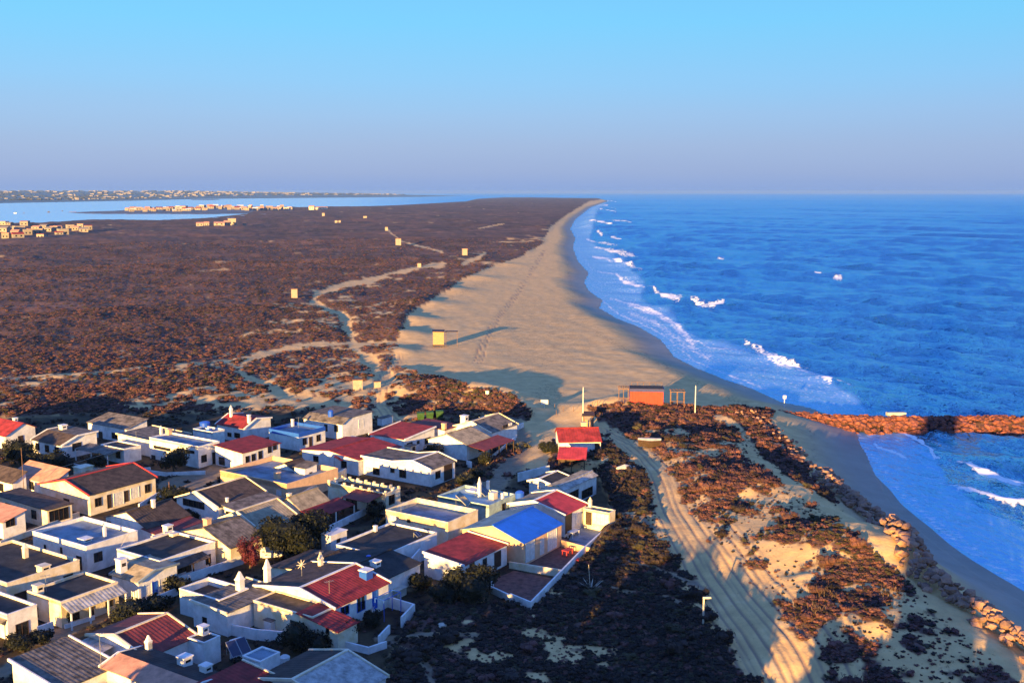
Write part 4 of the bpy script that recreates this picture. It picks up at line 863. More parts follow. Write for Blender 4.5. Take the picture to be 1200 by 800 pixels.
wall_line('white wall at the lower left window house', [(45,748),(62,742)], 1.3)
wall_line('long pale roofside wall rising to the right of the turquoise terrace', [(352,590),(405,560)], 1.6, .25, CREAM)
# ------------------------------------------------------------------ TREES and garden shrubs
tree('round dark tree in front of the white box house with slits', 204, 556, 2.6, 4.6, 1.2, n=900)
tree('clipped round bush tree before the small box house of the back row', 112, 553, 2.1, 3.4, 1.1, n=600, ry=1.4)
tree('dark tree before the red roofed house at the left edge', 24, 545, 3.0, 5.0, 1.0, n=900)
tree('low spreading dark tree below the round white chimney house', 55, 556, 3.6, 4.2, .6, n=900)
tree('dark thicket tree right of the low spreading tree', 78, 552, 1.8, 2.8, .6)
tree('largest dark evergreen of the village, left one of the pair in its middle', 336, 655, 3.8, 6.0, 1.0, n=1500)
tree('dark evergreen right of the largest one, before the dull red porch', 368, 642, 3.6, 5.6, 1.0, n=1400)
tree('darker small evergreen at the left foot of the large pair', 313, 650, 2.2, 4.0, .8)
tree('tree with dark pink flowers beside the cream gabled house', 293, 668, 1.5, 4.2, .9, m=PINKLEAF, n=700, name='flowering_tree')
tree('round dark bush beside the tan gable house in the upper middle', 511, 539, 2.0, 3.0, .7, n=600)
tree('low dark bush left of the round bush by the tan gable house', 497, 540, 1.6, 2.0, .3)
tree('big dark shrub at the corner of the tiled yard', 552, 704, 3.4, 4.2, .5, m=LEAF2, n=1500, name='shrub', cat='shrub')
tree('lower dark shrub left of the big one by the tiled yard', 524, 709, 2.4, 2.8, .3, n=800, name='shrub', cat='shrub')
tree('dark shrub against the cream wall of the red shed roof house', 492, 692, 1.8, 2.0, .3, name='shrub', cat='shrub')
tree('dark leafy bush under the cream porch of the awning house', 150, 728, 2.6, 2.8, .4, m=LEAF2, n=800, name='shrub', cat='shrub')
tree('low bush with small pale flowers right of the awning house', 172, 722, 2.0, 2.0, .3, name='shrub', cat='shrub')
tree('dark bush under the white glazed house beside the lane', 188, 716, 1.8, 1.9, .3, name='shrub', cat='shrub')
tree('dark bush beside the lane where it bends to the right', 212, 696, 1.9, 2.2, .4, name='shrub', cat='shrub')
tree('dark round shrub at the lower left window house', 24, 764, 1.5, 2.0, .4, name='shrub', cat='shrub')
tree('smaller dark shrub right of the round shrub at the lower left', 50, 757, 1.3, 1.8, .4, name='shrub', cat='shrub')
tree('small potted tree beside the awning porch', 80, 734, .6, 1.9, .8, name='shrub', cat='shrub', n=160, m=LEAF2)
tree('dark bush in the hollow below the white retaining wall', 345, 764, 2.0, 3.2, .5, n=700, name='shrub', cat='shrub')
tree('dark bush right of the hollow by the low cream wing', 372, 766, 1.8, 2.4, .3, name='shrub', cat='shrub')
tree('creeper bush hanging over the porch of the small red wing', 410, 752, 1.3, 2.7, .5, m=LEAF, name='shrub', cat='shrub')
tree('dry bush beside the white gate by the pergola', 437, 736, 1.0, 1.9, .4, m=LEAF2, name='shrub', cat='shrub')
tree('dark bush before the fortress like house', 440, 608, 1.5, 2.4, .4, name='shrub', cat='shrub')
tree('dark bush against the house with the long maroon porch', 570, 545, 1.4, 2.4, .5, m=LEAF2, name='shrub', cat='shrub')
tree('hedge like bush left of the isolated red roofed house', 640, 530, 1.7, 2.2, .2, n=500, name='shrub', cat='shrub', ry=1.)
tree('second hedge bush touching the isolated house on its left', 650, 533, 1.4, 2.0, .2, name='shrub', cat='shrub')
tree('dark creeper bush on the last gable house', 568, 512, 1.5, 2.2, .3, name='shrub', cat='shrub')
tree('dark bush beside the brown gable house with the open loft', 224, 611, 1.5, 1.8, .2, name='shrub', cat='shrub')
tree('dark tree at the corner of the lane left of the turquoise terrace', 205, 592, 2.6, 3.2, .5, n=700)
tree('dark hedge between the black roofed house and the cream terrace house', 446, 618, 1.5, 1.6, .2, name='shrub', cat='shrub')
tree('garden bushes at the end porch of the long white house', 546, 572, 1.8, 2.2, .3, m=LEAF2, name='shrub', cat='shrub')
tree('pale green garden bush right of the end porch', 560, 560, 1.5, 1.8, .3, m=LEAF2, name='shrub', cat='shrub')

def palm(label, px, py, hgt, R_, n=26, m=PALM, name='palm', cat='palm', spike=False):
    p = U(px, py, 0); r = root(name, (p[0], p[1], 0), 0, label, cat); rd = random.Random(px)
    if not spike:
        MB().ring((0, 0), -.4, .22, hgt, .15, 8).obj('trunk', BARK, r)
    for i in range(n):
        t = i * 2.399; el = rd.uniform(-.2, 1.2) if not spike else rd.uniform(.3, 1.4); L = R_ * rd.uniform(.8, 1.1); V = []; Fq = []
        for k in range(6):
            s = k / 5; x = L * s * math.cos(el * (1 - .5 * s)); z = hgt + L * s * math.sin(el) - (1.1 * L * s * s * .5 if not spike else 0)
            wd = (.22 if not spike else .09) * math.sin(math.pi * (.12 + .86 * s)) ; c, s_ = math.cos(t), math.sin(t)
            V += [(x * c - wd * s_, x * s_ + wd * c, z - wd * .4), (x * c, x * s_, z), (x * c + wd * s_, x * s_ - wd * c, z - wd * .4)]
        for k in range(5): Fq += [(3 * k, 3 * k + 1, 3 * k + 4, 3 * k + 3), (3 * k + 1, 3 * k + 2, 3 * k + 5, 3 * k + 4)]
        me = bpy.data.meshes.new('frond'); me.from_pydata(V, [], Fq); me.update(); me.materials.append(m)
        new_obj('frond' if not spike else 'leaf_blade', me, r)
    return r
palm('short dry palm beside the beach path below the last gable house', 603, 527, .8, 1.9, 26)
palm('second short palm closer to the path, right of the first', 616, 524, .5, 1.6, 22)
palm('spiky yucca before the house with the maroon porch', 549, 562, .4, 1.3, 20, spike=True, name='yucca', cat='yucca')
ag = palm('agave with a tall dry flower stalk on the dark heath', 692, 694, .1, 1.5, 14, m=CONC, spike=True, name='agave', cat='agave')
MB().tube((0, 0, 0), (-.25, 0, 3.3), .05, .03).obj('flower_stalk', CONC, ag)
palm('small pale agave left of the cream wing corner', 433, 727, .5, 1.2, 12, m=CONC, spike=True, name='agave', cat='agave')
palm('spiky pale yucca at the front corner of the maroon front roof house', 303, 549, .2, 1.0, 14, m=LEAF2, spike=True, name='yucca', cat='yucca')

# ------------------------------------------------------------------ DUNE SHRUBS: heath that nobody could count
SH_A = mat('red_brown_heath_shrub', (.140, .056, .046), .85, .45, .8, col2=(.055, .030, .028), per_obj=.35)
SH_B = mat('dark_heath_shrub', (.034, .022, .019), .85, .5, .9, col2=(.014, .011, .009), per_obj=.35)
SH_C = mat('olive_heath_shrub', (.050, .042, .020), .85, .45, .9, col2=(.025, .022, .011), per_obj=.3)
SH_D = mat('straw_heath_grass', (.17, .11, .07), .85, .4, .9, per_obj=.25)
SHRUBS = []
for k, (m_, up_) in enumerate(((SH_A, .5), (SH_B, .25), (SH_C, .2), (SH_D, .8))):
    cme = leaf_cloud(150 if k != 3 else 90, 1, 1, .55, .17, 500 + k, core=(k != 3), lumps=5, cz=.28, upright=up_); cme.materials.append(m_); SHRUBS.append(cme)
gz_tab = gZ.reshape(len(RS), nTH)
def gz(X, Y):
    r = np.hypot(X, Y); t = np.arctan2(X, Y); i = np.clip(np.searchsorted(RS, r) - 1, 0, len(RS) - 2); j = np.clip(np.searchsorted(TH, t) - 1, 0, nTH - 2)
    fr = np.clip((r - RS[i]) / (RS[i + 1] - RS[i]), 0, 1); ft = np.clip((t - TH[j]) / (TH[j + 1] - TH[j]), 0, 1)
    return (gz_tab[i, j] * (1 - ft) + gz_tab[i, j + 1] * ft) * (1 - fr) + (gz_tab[i + 1, j] * (1 - ft) + gz_tab[i + 1, j + 1] * ft) * fr
vg_tab = vegf.reshape(len(RS), nTH)
def vg_at(X, Y):
    r = np.hypot(X, Y); t = np.arctan2(X, Y); i = np.clip(np.searchsorted(RS, r) - 1, 0, len(RS) - 2); j = np.clip(np.searchsorted(TH, t) - 1, 0, nTH - 2)
    return vg_tab[i, j]
def in_house(X, Y, pad=.4):
    m = np.zeros(X.shape, bool)
    for PF, a_, W_, D_, _ in ALLH:
        dx, dy = X - PF[0], Y - PF[1]; u = dx * math.cos(a_) + dy * math.sin(a_); v = -dx * math.sin(a_) + dy * math.cos(a_)
        m |= (u > -pad - .8) & (u < W_ + pad) & (v > -pad - .8) & (v < D_ + pad)
    return m
YARD = [inpoly, Uarr([(598,706),(622,716),(680,655),(721,617),(721,598),(662,600),(614,634),(594,640),(545,690),(566,684)], 0)]
pts_all = []
def scatter(n, r0, r1, s0, s1, vmin=.5, pw=1.):
    t = np.radians(RNG.uniform(-28, 28, n)); r = np.sqrt(RNG.uniform(r0 ** 2, r1 ** 2, n)); X = r * np.sin(t); Y = r * np.cos(t)
    v = vg_at(X, Y); z = gz(X, Y); keep = (v > vmin) & (RNG.random(n) < v) & (z > SEA_Z + .9)
    X, Y, z = X[keep], Y[keep], z[keep]; k2 = ~in_house(X, Y) & ~inpoly(X, Y, YARD[1]); X, Y, z = X[k2], Y[k2], z[k2]
    so_ = look(SOIL, X, Y, z) > .4; k3 = ~so_ | (RNG.random(len(X)) < .45); X, Y, z, so_ = X[k3], Y[k3], z[k3], so_[k3]
    s = (s0 + (s1 - s0) * RNG.random(len(X)) ** 1.6) * np.where(so_, .75, 1.)
    px, py = P(X, Y, z)
    dark = (so_ | inpoly(px, py, [(690,515),(745,520),(760,560),(790,640),(830,700),(900,800),(900,1000),(400,1000),(450,690),(620,710)]))
    olive = fbm(X / 25, Y / 25, 77, 2); q = RNG.random(len(X)); d_oc = dline(X, Y, OC)
    kind = np.where(dark, np.where(q < .72, 1, np.where(q < .9, 2, 0)), np.where(q < .55, 0, np.where(q < .72, 1, np.where(q < .84, 3, 2))))
    kind = np.where(~dark & (kind == 2) & (q > .88), 0, kind); kind = np.where(~dark & (olive > .66) & (q > .6), 2, kind); kind = np.where((r_ := np.hypot(X, Y)) > 330, np.where(q < .45, 0, np.where(q < .8, 1, np.where(q < .9, 3, 2))), kind)
    pts_all.append((X, Y, z, s, kind))
scatter(85000, 80, 175, .2, .62); scatter(50000, 150, 260, .35, .95); scatter(50000, 240, 430, .35, .85, .4); scatter(36000, 400, 700, .4, 1.1, .4); scatter(12000, 650, 1000, .6, 1.3, .4); scatter(900, 90, 200, 1.0, 1.7, .6)
# sparse tufts on open dune sand
t = np.radians(RNG.uniform(-2, 28, 14000)); r_ = RNG.uniform(85, 200, 14000); X = r_ * np.sin(t); Y = r_ * np.cos(t); z = gz(X, Y)
m_ = (look(VEGB, X, Y, z) > .10 + .5 * fbm(X / 6, Y / 6, 88, 3) * RNG.random(len(X))) & (look(SOIL, X, Y, z) < .3) & (z > -1) & ~inpoly(X, Y, YARD[1]) & ~in_house(X, Y); pts_all.append((X[m_], Y[m_], z[m_], RNG.uniform(.12, .34, m_.sum()), RNG.choice([0, 1, 3], m_.sum(), p=[.45, .35, .2])))
PX, PY, PZ, PS, PK = [np.concatenate([p[i] for p in pts_all]) for i in range(5)]
print('shrubs', len(PX))
def gn_scatter(name, label, cat, sel, src):
    me = bpy.data.meshes.new(name); n = int(sel.sum()); me.vertices.add(n)
    me.vertices.foreach_set('co', np.stack([PX[sel], PY[sel], PZ[sel] - .05], 1).astype(np.float32).ravel())
    attr(me, 'size', PS[sel]); attr(me, 'turn', RNG.uniform(0, 6.28, n)); attr(me, 'tall', RNG.uniform(.7, 1.3, n) * (1 - .5 * sst(200, 400, np.hypot(PX[sel], PY[sel])))); me.update()
    o = tag(new_obj(name, me), label, cat, None, 'stuff')
    ng = bpy.data.node_groups.new(name, 'GeometryNodeTree'); ng.interface.new_socket('Geometry', in_out='INPUT', socket_type='NodeSocketGeometry'); ng.interface.new_socket('Geometry', in_out='OUTPUT', socket_type='NodeSocketGeometry')
    N = ng.nodes; a = N.new('NodeGroupInput'); b = N.new('NodeGroupOutput'); ip = N.new('GeometryNodeInstanceOnPoints'); oi = N.new('GeometryNodeObjectInfo')
    oi.inputs[0].default_value = src; m2p = N.new('GeometryNodeMeshToPoints')
    def at(nm): x = N.new('GeometryNodeInputNamedAttribute'); x.data_type = 'FLOAT'; x.inputs[0].default_value = nm; return x.outputs[0]
    cs = N.new('ShaderNodeCombineXYZ'); mu = N.new('ShaderNodeMath'); mu.operation = 'MULTIPLY'; sz = at('size'); tl_ = at('tall')
    ng.links.new(sz, mu.inputs[0]); ng.links.new(tl_, mu.inputs[1]); ng.links.new(sz, cs.inputs[0]); ng.links.new(sz, cs.inputs[1]); ng.links.new(mu.outputs[0], cs.inputs[2])
    cr = N.new('ShaderNodeCombineXYZ'); ng.links.new(at('turn'), cr.inputs[2])
    ng.links.new(a.outputs[0], m2p.inputs[0]); ng.links.new(m2p.outputs[0], ip.inputs['Points']); ng.links.new(oi.outputs['Geometry'], ip.inputs['Instance'])
    ng.links.new(cr.outputs[0], ip.inputs['Rotation']); ng.links.new(cs.outputs[0], ip.inputs['Scale']); ng.links.new(ip.outputs[0], b.inputs[0])
    md = o.modifiers.new('scatter', 'NODES'); md.node_group = ng; return o
for k, (lab, seedxy) in enumerate((('reddish brown dune shrubs covering the hummocks and the heath', (770, 490)), ('near black low shrubs of the dark heath and village yards', (735, 560)),
                                   ('olive green low bushes scattered through the heath', (880, 500)), ('pale straw coloured tufts between the heath shrubs', (900, 590)))):
    p = U(*seedxy, 0); so_ = new_obj('shrub_cluster', SHRUBS[k]); so_.location = (p[0], p[1], float(gz(np.array([p[0]]), np.array([p[1]]))[0]) - .1)
    tag(so_, lab.replace('covering', 'at the edge of').split(' scattered')[0], 'shrubs', None, 'stuff')
    gn_scatter('heath_shrubs' if k != 3 else 'grass_tufts', lab, 'shrubs' if k != 3 else 'grass', PK == k, so_)

# ------------------------------------------------------------------ BREAKWATERS: stones as real blocks
def rock_mesh(seed):
    R = np.random.default_rng(seed); bm = bmesh.new(); bmesh.ops.create_icosphere(bm, subdivisions=1, radius=1)
    ax_ = [Vector(R.normal(size=3)).normalized() for _ in range(7)]
    for v in bm.verts:
        for a_ in ax_:
            d = v.co.dot(a_); lim = .62 + .2 * (hash((seed, round(a_.x, 3))) % 7) / 7
            if d > lim: v.co -= a_ * (d - lim)
        v.co *= R.uniform(.93, 1.07)
    me = bpy.data.meshes.new('stone'); bm.to_mesh(me); bm.free(); return me
def rock_field(rootname, label, cat, path, halfw, crest, base, n, s0, s1, m, group=None, nmax=300, jitter=1., follow=False):
    L = [np.array(p) for p in path]; seg = [np.linalg.norm(L[i + 1] - L[i]) for i in range(len(L) - 1)]; tot = sum(seg)
    c0 = L[0]; r = root(rootname, (c0[0], c0[1], base), 0, label, cat, group)
    ms = [rock_mesh(900 + k) for k in range(7)]
    for q in ms: q.materials.append(m)
    R = np.random.default_rng(int(tot * 10)); items = []
    for i in range(n):
        s = R.uniform(0, tot); k = 0
        while s > seg[k] and k < len(seg) - 1: s -= seg[k]; k += 1
        d = (L[k + 1] - L[k]) / seg[k]; p = L[k] + d * s; lat = R.uniform(-1, 1); hw = halfw * (1 + .15 * math.sin(p[0] * .7 + p[1] * .3)); p = p + np.array([-d[1], d[0]]) * lat * hw
        hc = (crest - base) * (1 - max(0, abs(lat) - .22) / .78 * .95); z = (max(base, float(gz(np.array([p[0]]), np.array([p[1]]))[0]) + .3) if follow else base) + hc + R.uniform(-.25, .2) * jitter; sc = s0 + (s1 - s0) * R.random() ** 1.5
        items.append((float(np.hypot(p[0], p[1])) / sc, p, z, sc))
    items.sort(key=lambda q: q[0]); bm = MB()
    for j, (_, p, z, sc) in enumerate(items):
        e = (R.uniform(-.5, .5), R.uniform(-.5, .5), R.uniform(0, 6.28)); S3 = (sc * R.uniform(.8, 1.25), sc * R.uniform(.7, 1.05), sc * R.uniform(.55, .8))
        if j < nmax:
            o = new_obj('stone', ms[j % 7], r); o.location = (p[0] - c0[0], p[1] - c0[1], z - base - sc * .25); o.rotation_euler = e; o.scale = S3
        else:
            M = Matrix.Translation((p[0] - c0[0], p[1] - c0[1], z - base - sc * .25)) @ Matrix.Rotation(e[2], 4, 'Z') @ Matrix.Rotation(e[0], 4, 'X') @ Matrix.Diagonal((*S3, 1))
            bm.add([M @ v.co for v in ms[j % 7].vertices], [tuple(pp.vertices) for pp in ms[j % 7].polygons])
    # rubble core under the armour stones
    cb = MB()
    for k in range(len(L) - 1 if not follow else 0):
        d = (L[k + 1] - L[k]) / seg[k]; nv = np.array([-d[1], d[0]]) * halfw * .9; nt_ = nv * .28
        a_, b_ = L[k] - c0, L[k + 1] - c0; hh = crest - base - .55
        cb.hexa([(*(a_ - nv), -1), (*(b_ - nv), -1), (*(b_ + nv), -1), (*(a_ + nv), -1), (*(a_ - nt_), hh), (*(b_ - nt_), hh), (*(b_ + nt_), hh), (*(a_ + nt_), hh)])
    if cb.v: cb.obj('rubble_core', mat('dark_rubble', (.10, .05, .04), .95, .5, 1.2, .5, 3), r)['kind'] = 'stuff'
    if bm.v: q = bm.obj('small_stones', m, r); q['kind'] = 'stuff'
    return r
jet = [U(x, y, -1.6)[:2] for x, y in ((893,486),(930,489),(975,492),(1030,494.5),(1100,494.5),(1200,493.5),(1330,493))]
rock_field('rock_jetty', 'breakwater of reddish boulders running out into the sea', 'breakwater', jet, 5.4, -.75, -3.3, 1900, .4, 1.1, STONE)
def Ug(x, y):
    p = U(x, y, 0)
    for _ in range(4): p = U(x, y, float(gz(np.array([p[0]]), np.array([p[1]]))[0]))
    return p[:2]
rev = [Ug(x, y) for x, y in ((961,556),(985,581),(1010,600),(1036,620),(1056,645),(1080,671),(1108,697),(1138,718),(1170,745),(1205,772),(1260,815))]
rock_field('rock_revetment', 'line of sunlit tan boulders guarding the dune foot above the small cove', 'breakwater', rev, 2.0, .75, -.85, 760, .33, .88, STONE2, follow=True)
rub = [Ug(x, y) for x, y in ((868,482),(890,492),(915,512),(938,535),(958,556))]
rock_field('rubble_bank', 'dark half buried stones between the jetty root and the tan boulders', 'stones', rub, 2.6, -.75, -.95, 70, .3, .7, STONE2, follow=True)
p = U(1050, 483, .0); o = MB().box(-1.9, -.6, -.5, 1.9, .6, .25).obj('concrete_slab', CONC); o.location = (p[0], p[1], -.25); o.rotation_euler = (0, 0, .05); tag(o, 'pale concrete slab lying on top of the boulder jetty', 'slab')
o = new_obj('large_boulder', rock_mesh(990), None, STONE); p = U(899, 488, -.8); o.location = p; o.scale = (1.9, 1.4, 1.3); tag(o, 'largest smooth boulder at the landward end of the jetty', 'boulder')
# ------------------------------------------------------------------ PROPS
def gzf(x, y): return float(gz(np.array([x]), np.array([y]))[0])
def place(px, py, zg=0.):
    p = U(px, py, zg)
    for _ in range(4): z = gzf(p[0], p[1]); p = U(px, py, z)
    return p[0], p[1], gzf(p[0], p[1])
# beach cabin on short legs, its open canopy beside it
x, y, z = place(514, 406); r = root('beach_cabin', (x, y, z), .05, 'sunlit wooden cabin on short legs standing alone on the beach', 'cabin')
for i in range(7): MB().box(-1.6, -1.3, .75 + i * .55, 1.6, 1.3, .75 + i * .55 + .53).obj('plank_course', WOOD, r)
slab('roof', [(-1.8, -1.6, 4.65), (1.8, -1.6, 4.55), (1.8, 1.6, 4.8), (-1.8, 1.6, 4.85)], .12, DARKWOOD, r)
for a_, b_ in ((-1.4, -1.1), (1.4, -1.1), (-1.4, 1.1), (1.4, 1.1)): MB().box(a_ - .12, b_ - .12, -.4, a_ + .12, b_ + .12, .75).obj('leg', DARKWOOD, r)
MB().box(-1.7, -1.4, .55, 1.7, 1.4, .747).obj('floor_frame', DARKWOOD, r)
r = root('canopy_frame', (x + 3.6, y + 1.0, z), .05, 'thin flat canopy on posts beside the beach cabin', 'canopy')
MB().box(-1.7, -1.2, 4.3, 2.0, 1.2, 4.42).obj('roof', DARKWOOD, r)
for a_, b_ in ((1.8, -1.), (1.8, 1.), (-1.5, -1.), (-1.5, 1.)): MB().box(a_ - .05, b_ - .05, -.3, a_ + .05, b_ + .05, 4.3).obj('post', WOODG, r)
# orange beach bar with pergolas
x, y, z = place(738, 476, .5); z = max(z, .2); r = root('beach_bar', (x, y, z), -.10, 'long orange beach bar hut with navy roof edge above the dune shrubs', 'beach bar')
for i in range(12): MB().box(i * .56 + .01, 0, -.4, i * .56 + .55, .08, 2.35).obj('wall_board', ORANGE, r)
MB().box(0.005, .082, -.4, 6.71, 3.6, 2.3).obj('wall', ORANGE, r)
MB().box(-.1, -.15, 2.36, 6.85, 3.8, 2.95).obj('roof_fascia', NAVY, r); MB().box(0, 0, 2.951, 6.7, 3.6, 3.0).obj('roof_deck', R_BLACK, r)
for i in range(6): MB().tube((.3 + i * 1.25, 3.5, 2.9), (.3 + i * 1.25, 3.5, 3.7), .04).obj('rail_post', WOODG, r)
MB().tube((.3, 3.5, 3.65), (6.6, 3.5, 3.65), .04).obj('rail', WOODG, r)
for lab, px, w_ in (('brown timber pergola frame left of the orange beach bar', 725, 1.9), ('brown timber pergola frame right of the orange beach bar', 786, 2.7)):
    x, y, z = place(px, 476, .5); z = max(z, .2); r = root('pergola', (x, y, z), -.1, lab, 'pergola')
    for a_ in (0, w_ / 2, w_):
        for b_ in (0, 2.6): MB().box(a_ - .06, b_ - .06, -.4, a_ + .06, b_ + .06, 2.9).obj('post', WOODG, r)
    for b_ in (0, 2.6): MB().box(-.2, b_ - .06, 2.9, w_ + .2, b_ + .06, 3.05).obj('beam', WOODG, r)
    for i in range(5): MB().box(i * w_ / 4 - .04, -.2, 3.05, i * w_ / 4 + .04, 2.8, 3.14).obj('rafter', WOODG, r)
    MB().box(-.02, -.05, 1.0, w_, .05, 1.1).obj('rail', WOODG, r)
# posts, poles and signs
def pole(label, px, py, hpx, rad, m=CONC, name='pole', cat='pole', group=None, head=None):
    x, y, z = place(px, py); r = root(name, (x, y, z), 0, label, cat, group); dep = math.hypot(y, 45); H_ = hpx / F_PX * dep * 1.02
    MB().tube((0, 0, -.4), (0, 0, H_), rad, rad * .8, 7).obj('shaft', m, r)
    if head == 'sign': MB().box(-.75, -.06, H_ - .9, .75, .06, H_ + .1).obj('sign_board', SHUT, r)
    if head == 'small': MB().box(-.35, -.06, H_ - .7, .35, .06, H_).obj('sign_board', SHUT, r)
    if head == 'ball': MB().ring((0, 0), H_, .06, H_ + .25, .03, 8).obj('finial', m, r)
    if head == 'arm': MB().box(-.1, -.1, H_ - .02, .75, .1, H_ + .14).obj('lamp_arm', m, r)
    return r
pole('tall white flagpole behind the isolated red roofed house', 683, 500, 45, .09, SHUT, 'flagpole', 'flagpole', head='ball')
pole('white pole right of the orange beach bar', 814.5, 485, 32, .10, SHUT, head='ball')
pole('short white post with a small board at the root of the jetty', 919, 477, 14, .09, SHUT, 'signpost', 'sign', head='small')
pole('white notice board on posts at the edge of the beach', 638, 478, 9, .06, SHUT, 'signpost', 'sign', head='sign')
pole('small white sign on the dune above the last gable house', 571, 476, 6, .05, SHUT, 'signpost', 'sign', head='small')
pole('sunlit pale post standing alone on the heath beside the wheel tracks', 824, 731, 30, .11, CONC, 'post', 'post', head='arm')
pole('dark stump like post behind the green containers', 509, 489, 14, .28, DARKWOOD, 'post', 'post')
pole('thin grey pole rising above the salmon roof at the left', 29, 590, 65, .05, WOODG)
pole('thin pole by the round tree of the back row', 199, 590, 26, .05, WOODG)
pole('slim pole left of the small white kiosk outhouse', 293, 795, 22, .06, SHUT)
for k, (px, py) in enumerate(((650,479),(652,486),(660,482),(672,482),(694,482),(700,481),(706,480))):
    pole('thin timber fence post in the broken line along the beach edge', px, py, 6, .06, WOODG, 'fence_post', 'post', 'fence posts along the beach edge')
# small lookout hut of posts
x, y, z = place(689, 500); r = root('lookout_stand', (x, y, z), 0, 'dark wooden stand with small roof behind the isolated house', 'stand')
for a_ in (-.9, .9):
    for b_ in (-.7, .7): MB().box(a_ - .14, b_ - .14, -.4, a_ + .14, b_ + .14, 2.4).obj('post', WOODG, r)
slab('roof', [(-1.3, -1.1, 2.4), (1.3, -1.1, 2.4), (1.0, .9, 2.9), (-1.0, .9, 2.9)], .1, DARKWOOD, r); MB().box(-.75, -.7, .0, -.1, -.6, 1.6).obj('side_board', WOOD, r); MB().box(.2, -.7, 0, .75, -.6, 1.6).obj('side_board', WOOD, r)
# green rubbish containers
for k, (px, lab) in enumerate(((493, 'leftmost of three green rubbish containers at the sandy turn'), (503.5, 'middle green rubbish container at the sandy turn'), (515, 'rightmost green rubbish container, half hidden behind the flat roofs'))):
    x, y, z = place(px, 492 - k); r = root('rubbish_container', (x, y, z), .15, lab, 'container')
    MB().hexa([(-.6, -.55, .15), (.6, -.55, .15), (.6, .55, .15), (-.6, .55, .15), (-.72, -.65, 1.2), (.72, -.65, 1.2), (.72, .65, 1.2), (-.72, .65, 1.2)]).obj('bin_body', GREENB, r)
    mb = MB(); n = 8; V = [(sx_, .68 * math.cos(math.pi * i / n), 1.21 + .45 * math.sin(math.pi * i / n)) for sx_ in (-.75, .75) for i in range(n + 1)]
    mb.add(V, [(i, i + 1, n + 2 + i, n + 1 + i) for i in range(n)] + [tuple(range(n + 1)), tuple(range(2 * n + 1, n, -1))]); mb.obj('lid', GREENB, r)
    for a_ in (-.5, .5):
        for b_ in (-.45, .45): MB().tube((a_ - .05, b_, .08), (a_ + .05, b_, .08), .1, n=8).obj('wheel', DARKWOOD, r)
r = root('awning', tuple(U(400, 556, 0)), math.radians(57), 'bright red awning on thin posts behind the fortress like house', 'awning')
slab('awning_cloth', [(0, 0, 2.3), (2.6, 0, 2.3), (2.6, 1.6, 2.8), (0, 1.6, 2.8)], .05, R_BRIGHT, r, True)
for a_, b_, c_ in ((.05, .05, 2.25), (2.55, .05, 2.25), (.05, 1.5, 2.7), (2.55, 1.5, 2.7)): MB().tube((a_, b_, -.3), (a_, b_, c_), .04).obj('post', METAL, r)
p0, p1 = U(152, 624, 3.6), U(126, 664, .9); cb_ = MB().tube((0, 0, 0), tuple(p1 - p0), .035).obj('slanting_cable', CONC); cb_.location = tuple(p0); tag(cb_, 'pale cable slanting across the wall of the white box house', 'cable')
p0, p1 = U(30, 560, 6.8), U(160, 520, 5.0); cb_ = MB().tube((0, 0, 0), tuple(p1 - p0), .02).obj('overhead_cable', METAL); cb_.location = tuple(p0); tag(cb_, 'thin overhead cable from the grey pole towards the back row houses', 'cable')
for k, (px, py, z_, w_, d_, h_, m_, lab) in enumerate(((563, 604, 0, 1.6, 2.4, 3.3, WHITE, 'white stair block between the cream and teal terrace houses'), (448, 500, 0, 3.2, 1.2, 1.6, WHITE, 'low white box by the sandy turn behind the red roofs'),
        (412, 529, 0, 2.4, 2.0, 2.0, CREAM, 'small cream outhouse in front of the pink parapet house'), (481, 536, 0, 1.6, 1.2, 1.9, CREAM, 'cream brick barbecue block before the pink parapet house'),
        (96, 566, 0, 2.2, 2.0, 2.3, CREAM, 'small cream outhouse between the salmon roof and the large cream gable'), (345, 690, 0, 2.4, 1.8, 2.2, WHITE, 'white wash house on the left of the long red roof'),
        (466, 703, 0, 1.6, 1.2, 1.0, CONC, 'low pale trough at the foot of the tall white wall'), (602, 610, 0, 3.0, 2.0, 2.5, TEAL, 'teal shed wall behind the blue roofed house'), (388, 650, 0, 3.0, 1.6, 2.4, WHITE, 'white open canopy block at the corner of the wide black roof house'),
        (236, 590, 0, 1.4, 1.4, 1.9, CONC, 'pale outhouse beside the brown open loft gable'), (160, 632, 0, 2.0, 1.6, 2.4, WHITE, 'narrow white shed right of the white box house'), (318, 745, 0, 1.2, 1.0, 1.5, WHITE, 'white meter box on the retaining wall below the cream wing'))):
    p = U(px, py, 0); r = root('outhouse', (p[0], p[1], 0), math.radians(57), lab, 'outhouse'); MB().box(0, 0, -.4, w_, d_, h_).obj('wall', m_, r); MB().box(-.1, -.1, h_ + .001, w_ + .1, d_ + .1, h_ + .09).obj('roof', R_GREY if k % 2 else m_, r)
    if h_ > 1.8: MB().box(w_ * .35, -.03, .1, w_ * .35 + .7, .02, 1.75).obj('door', DARKWOOD, r)
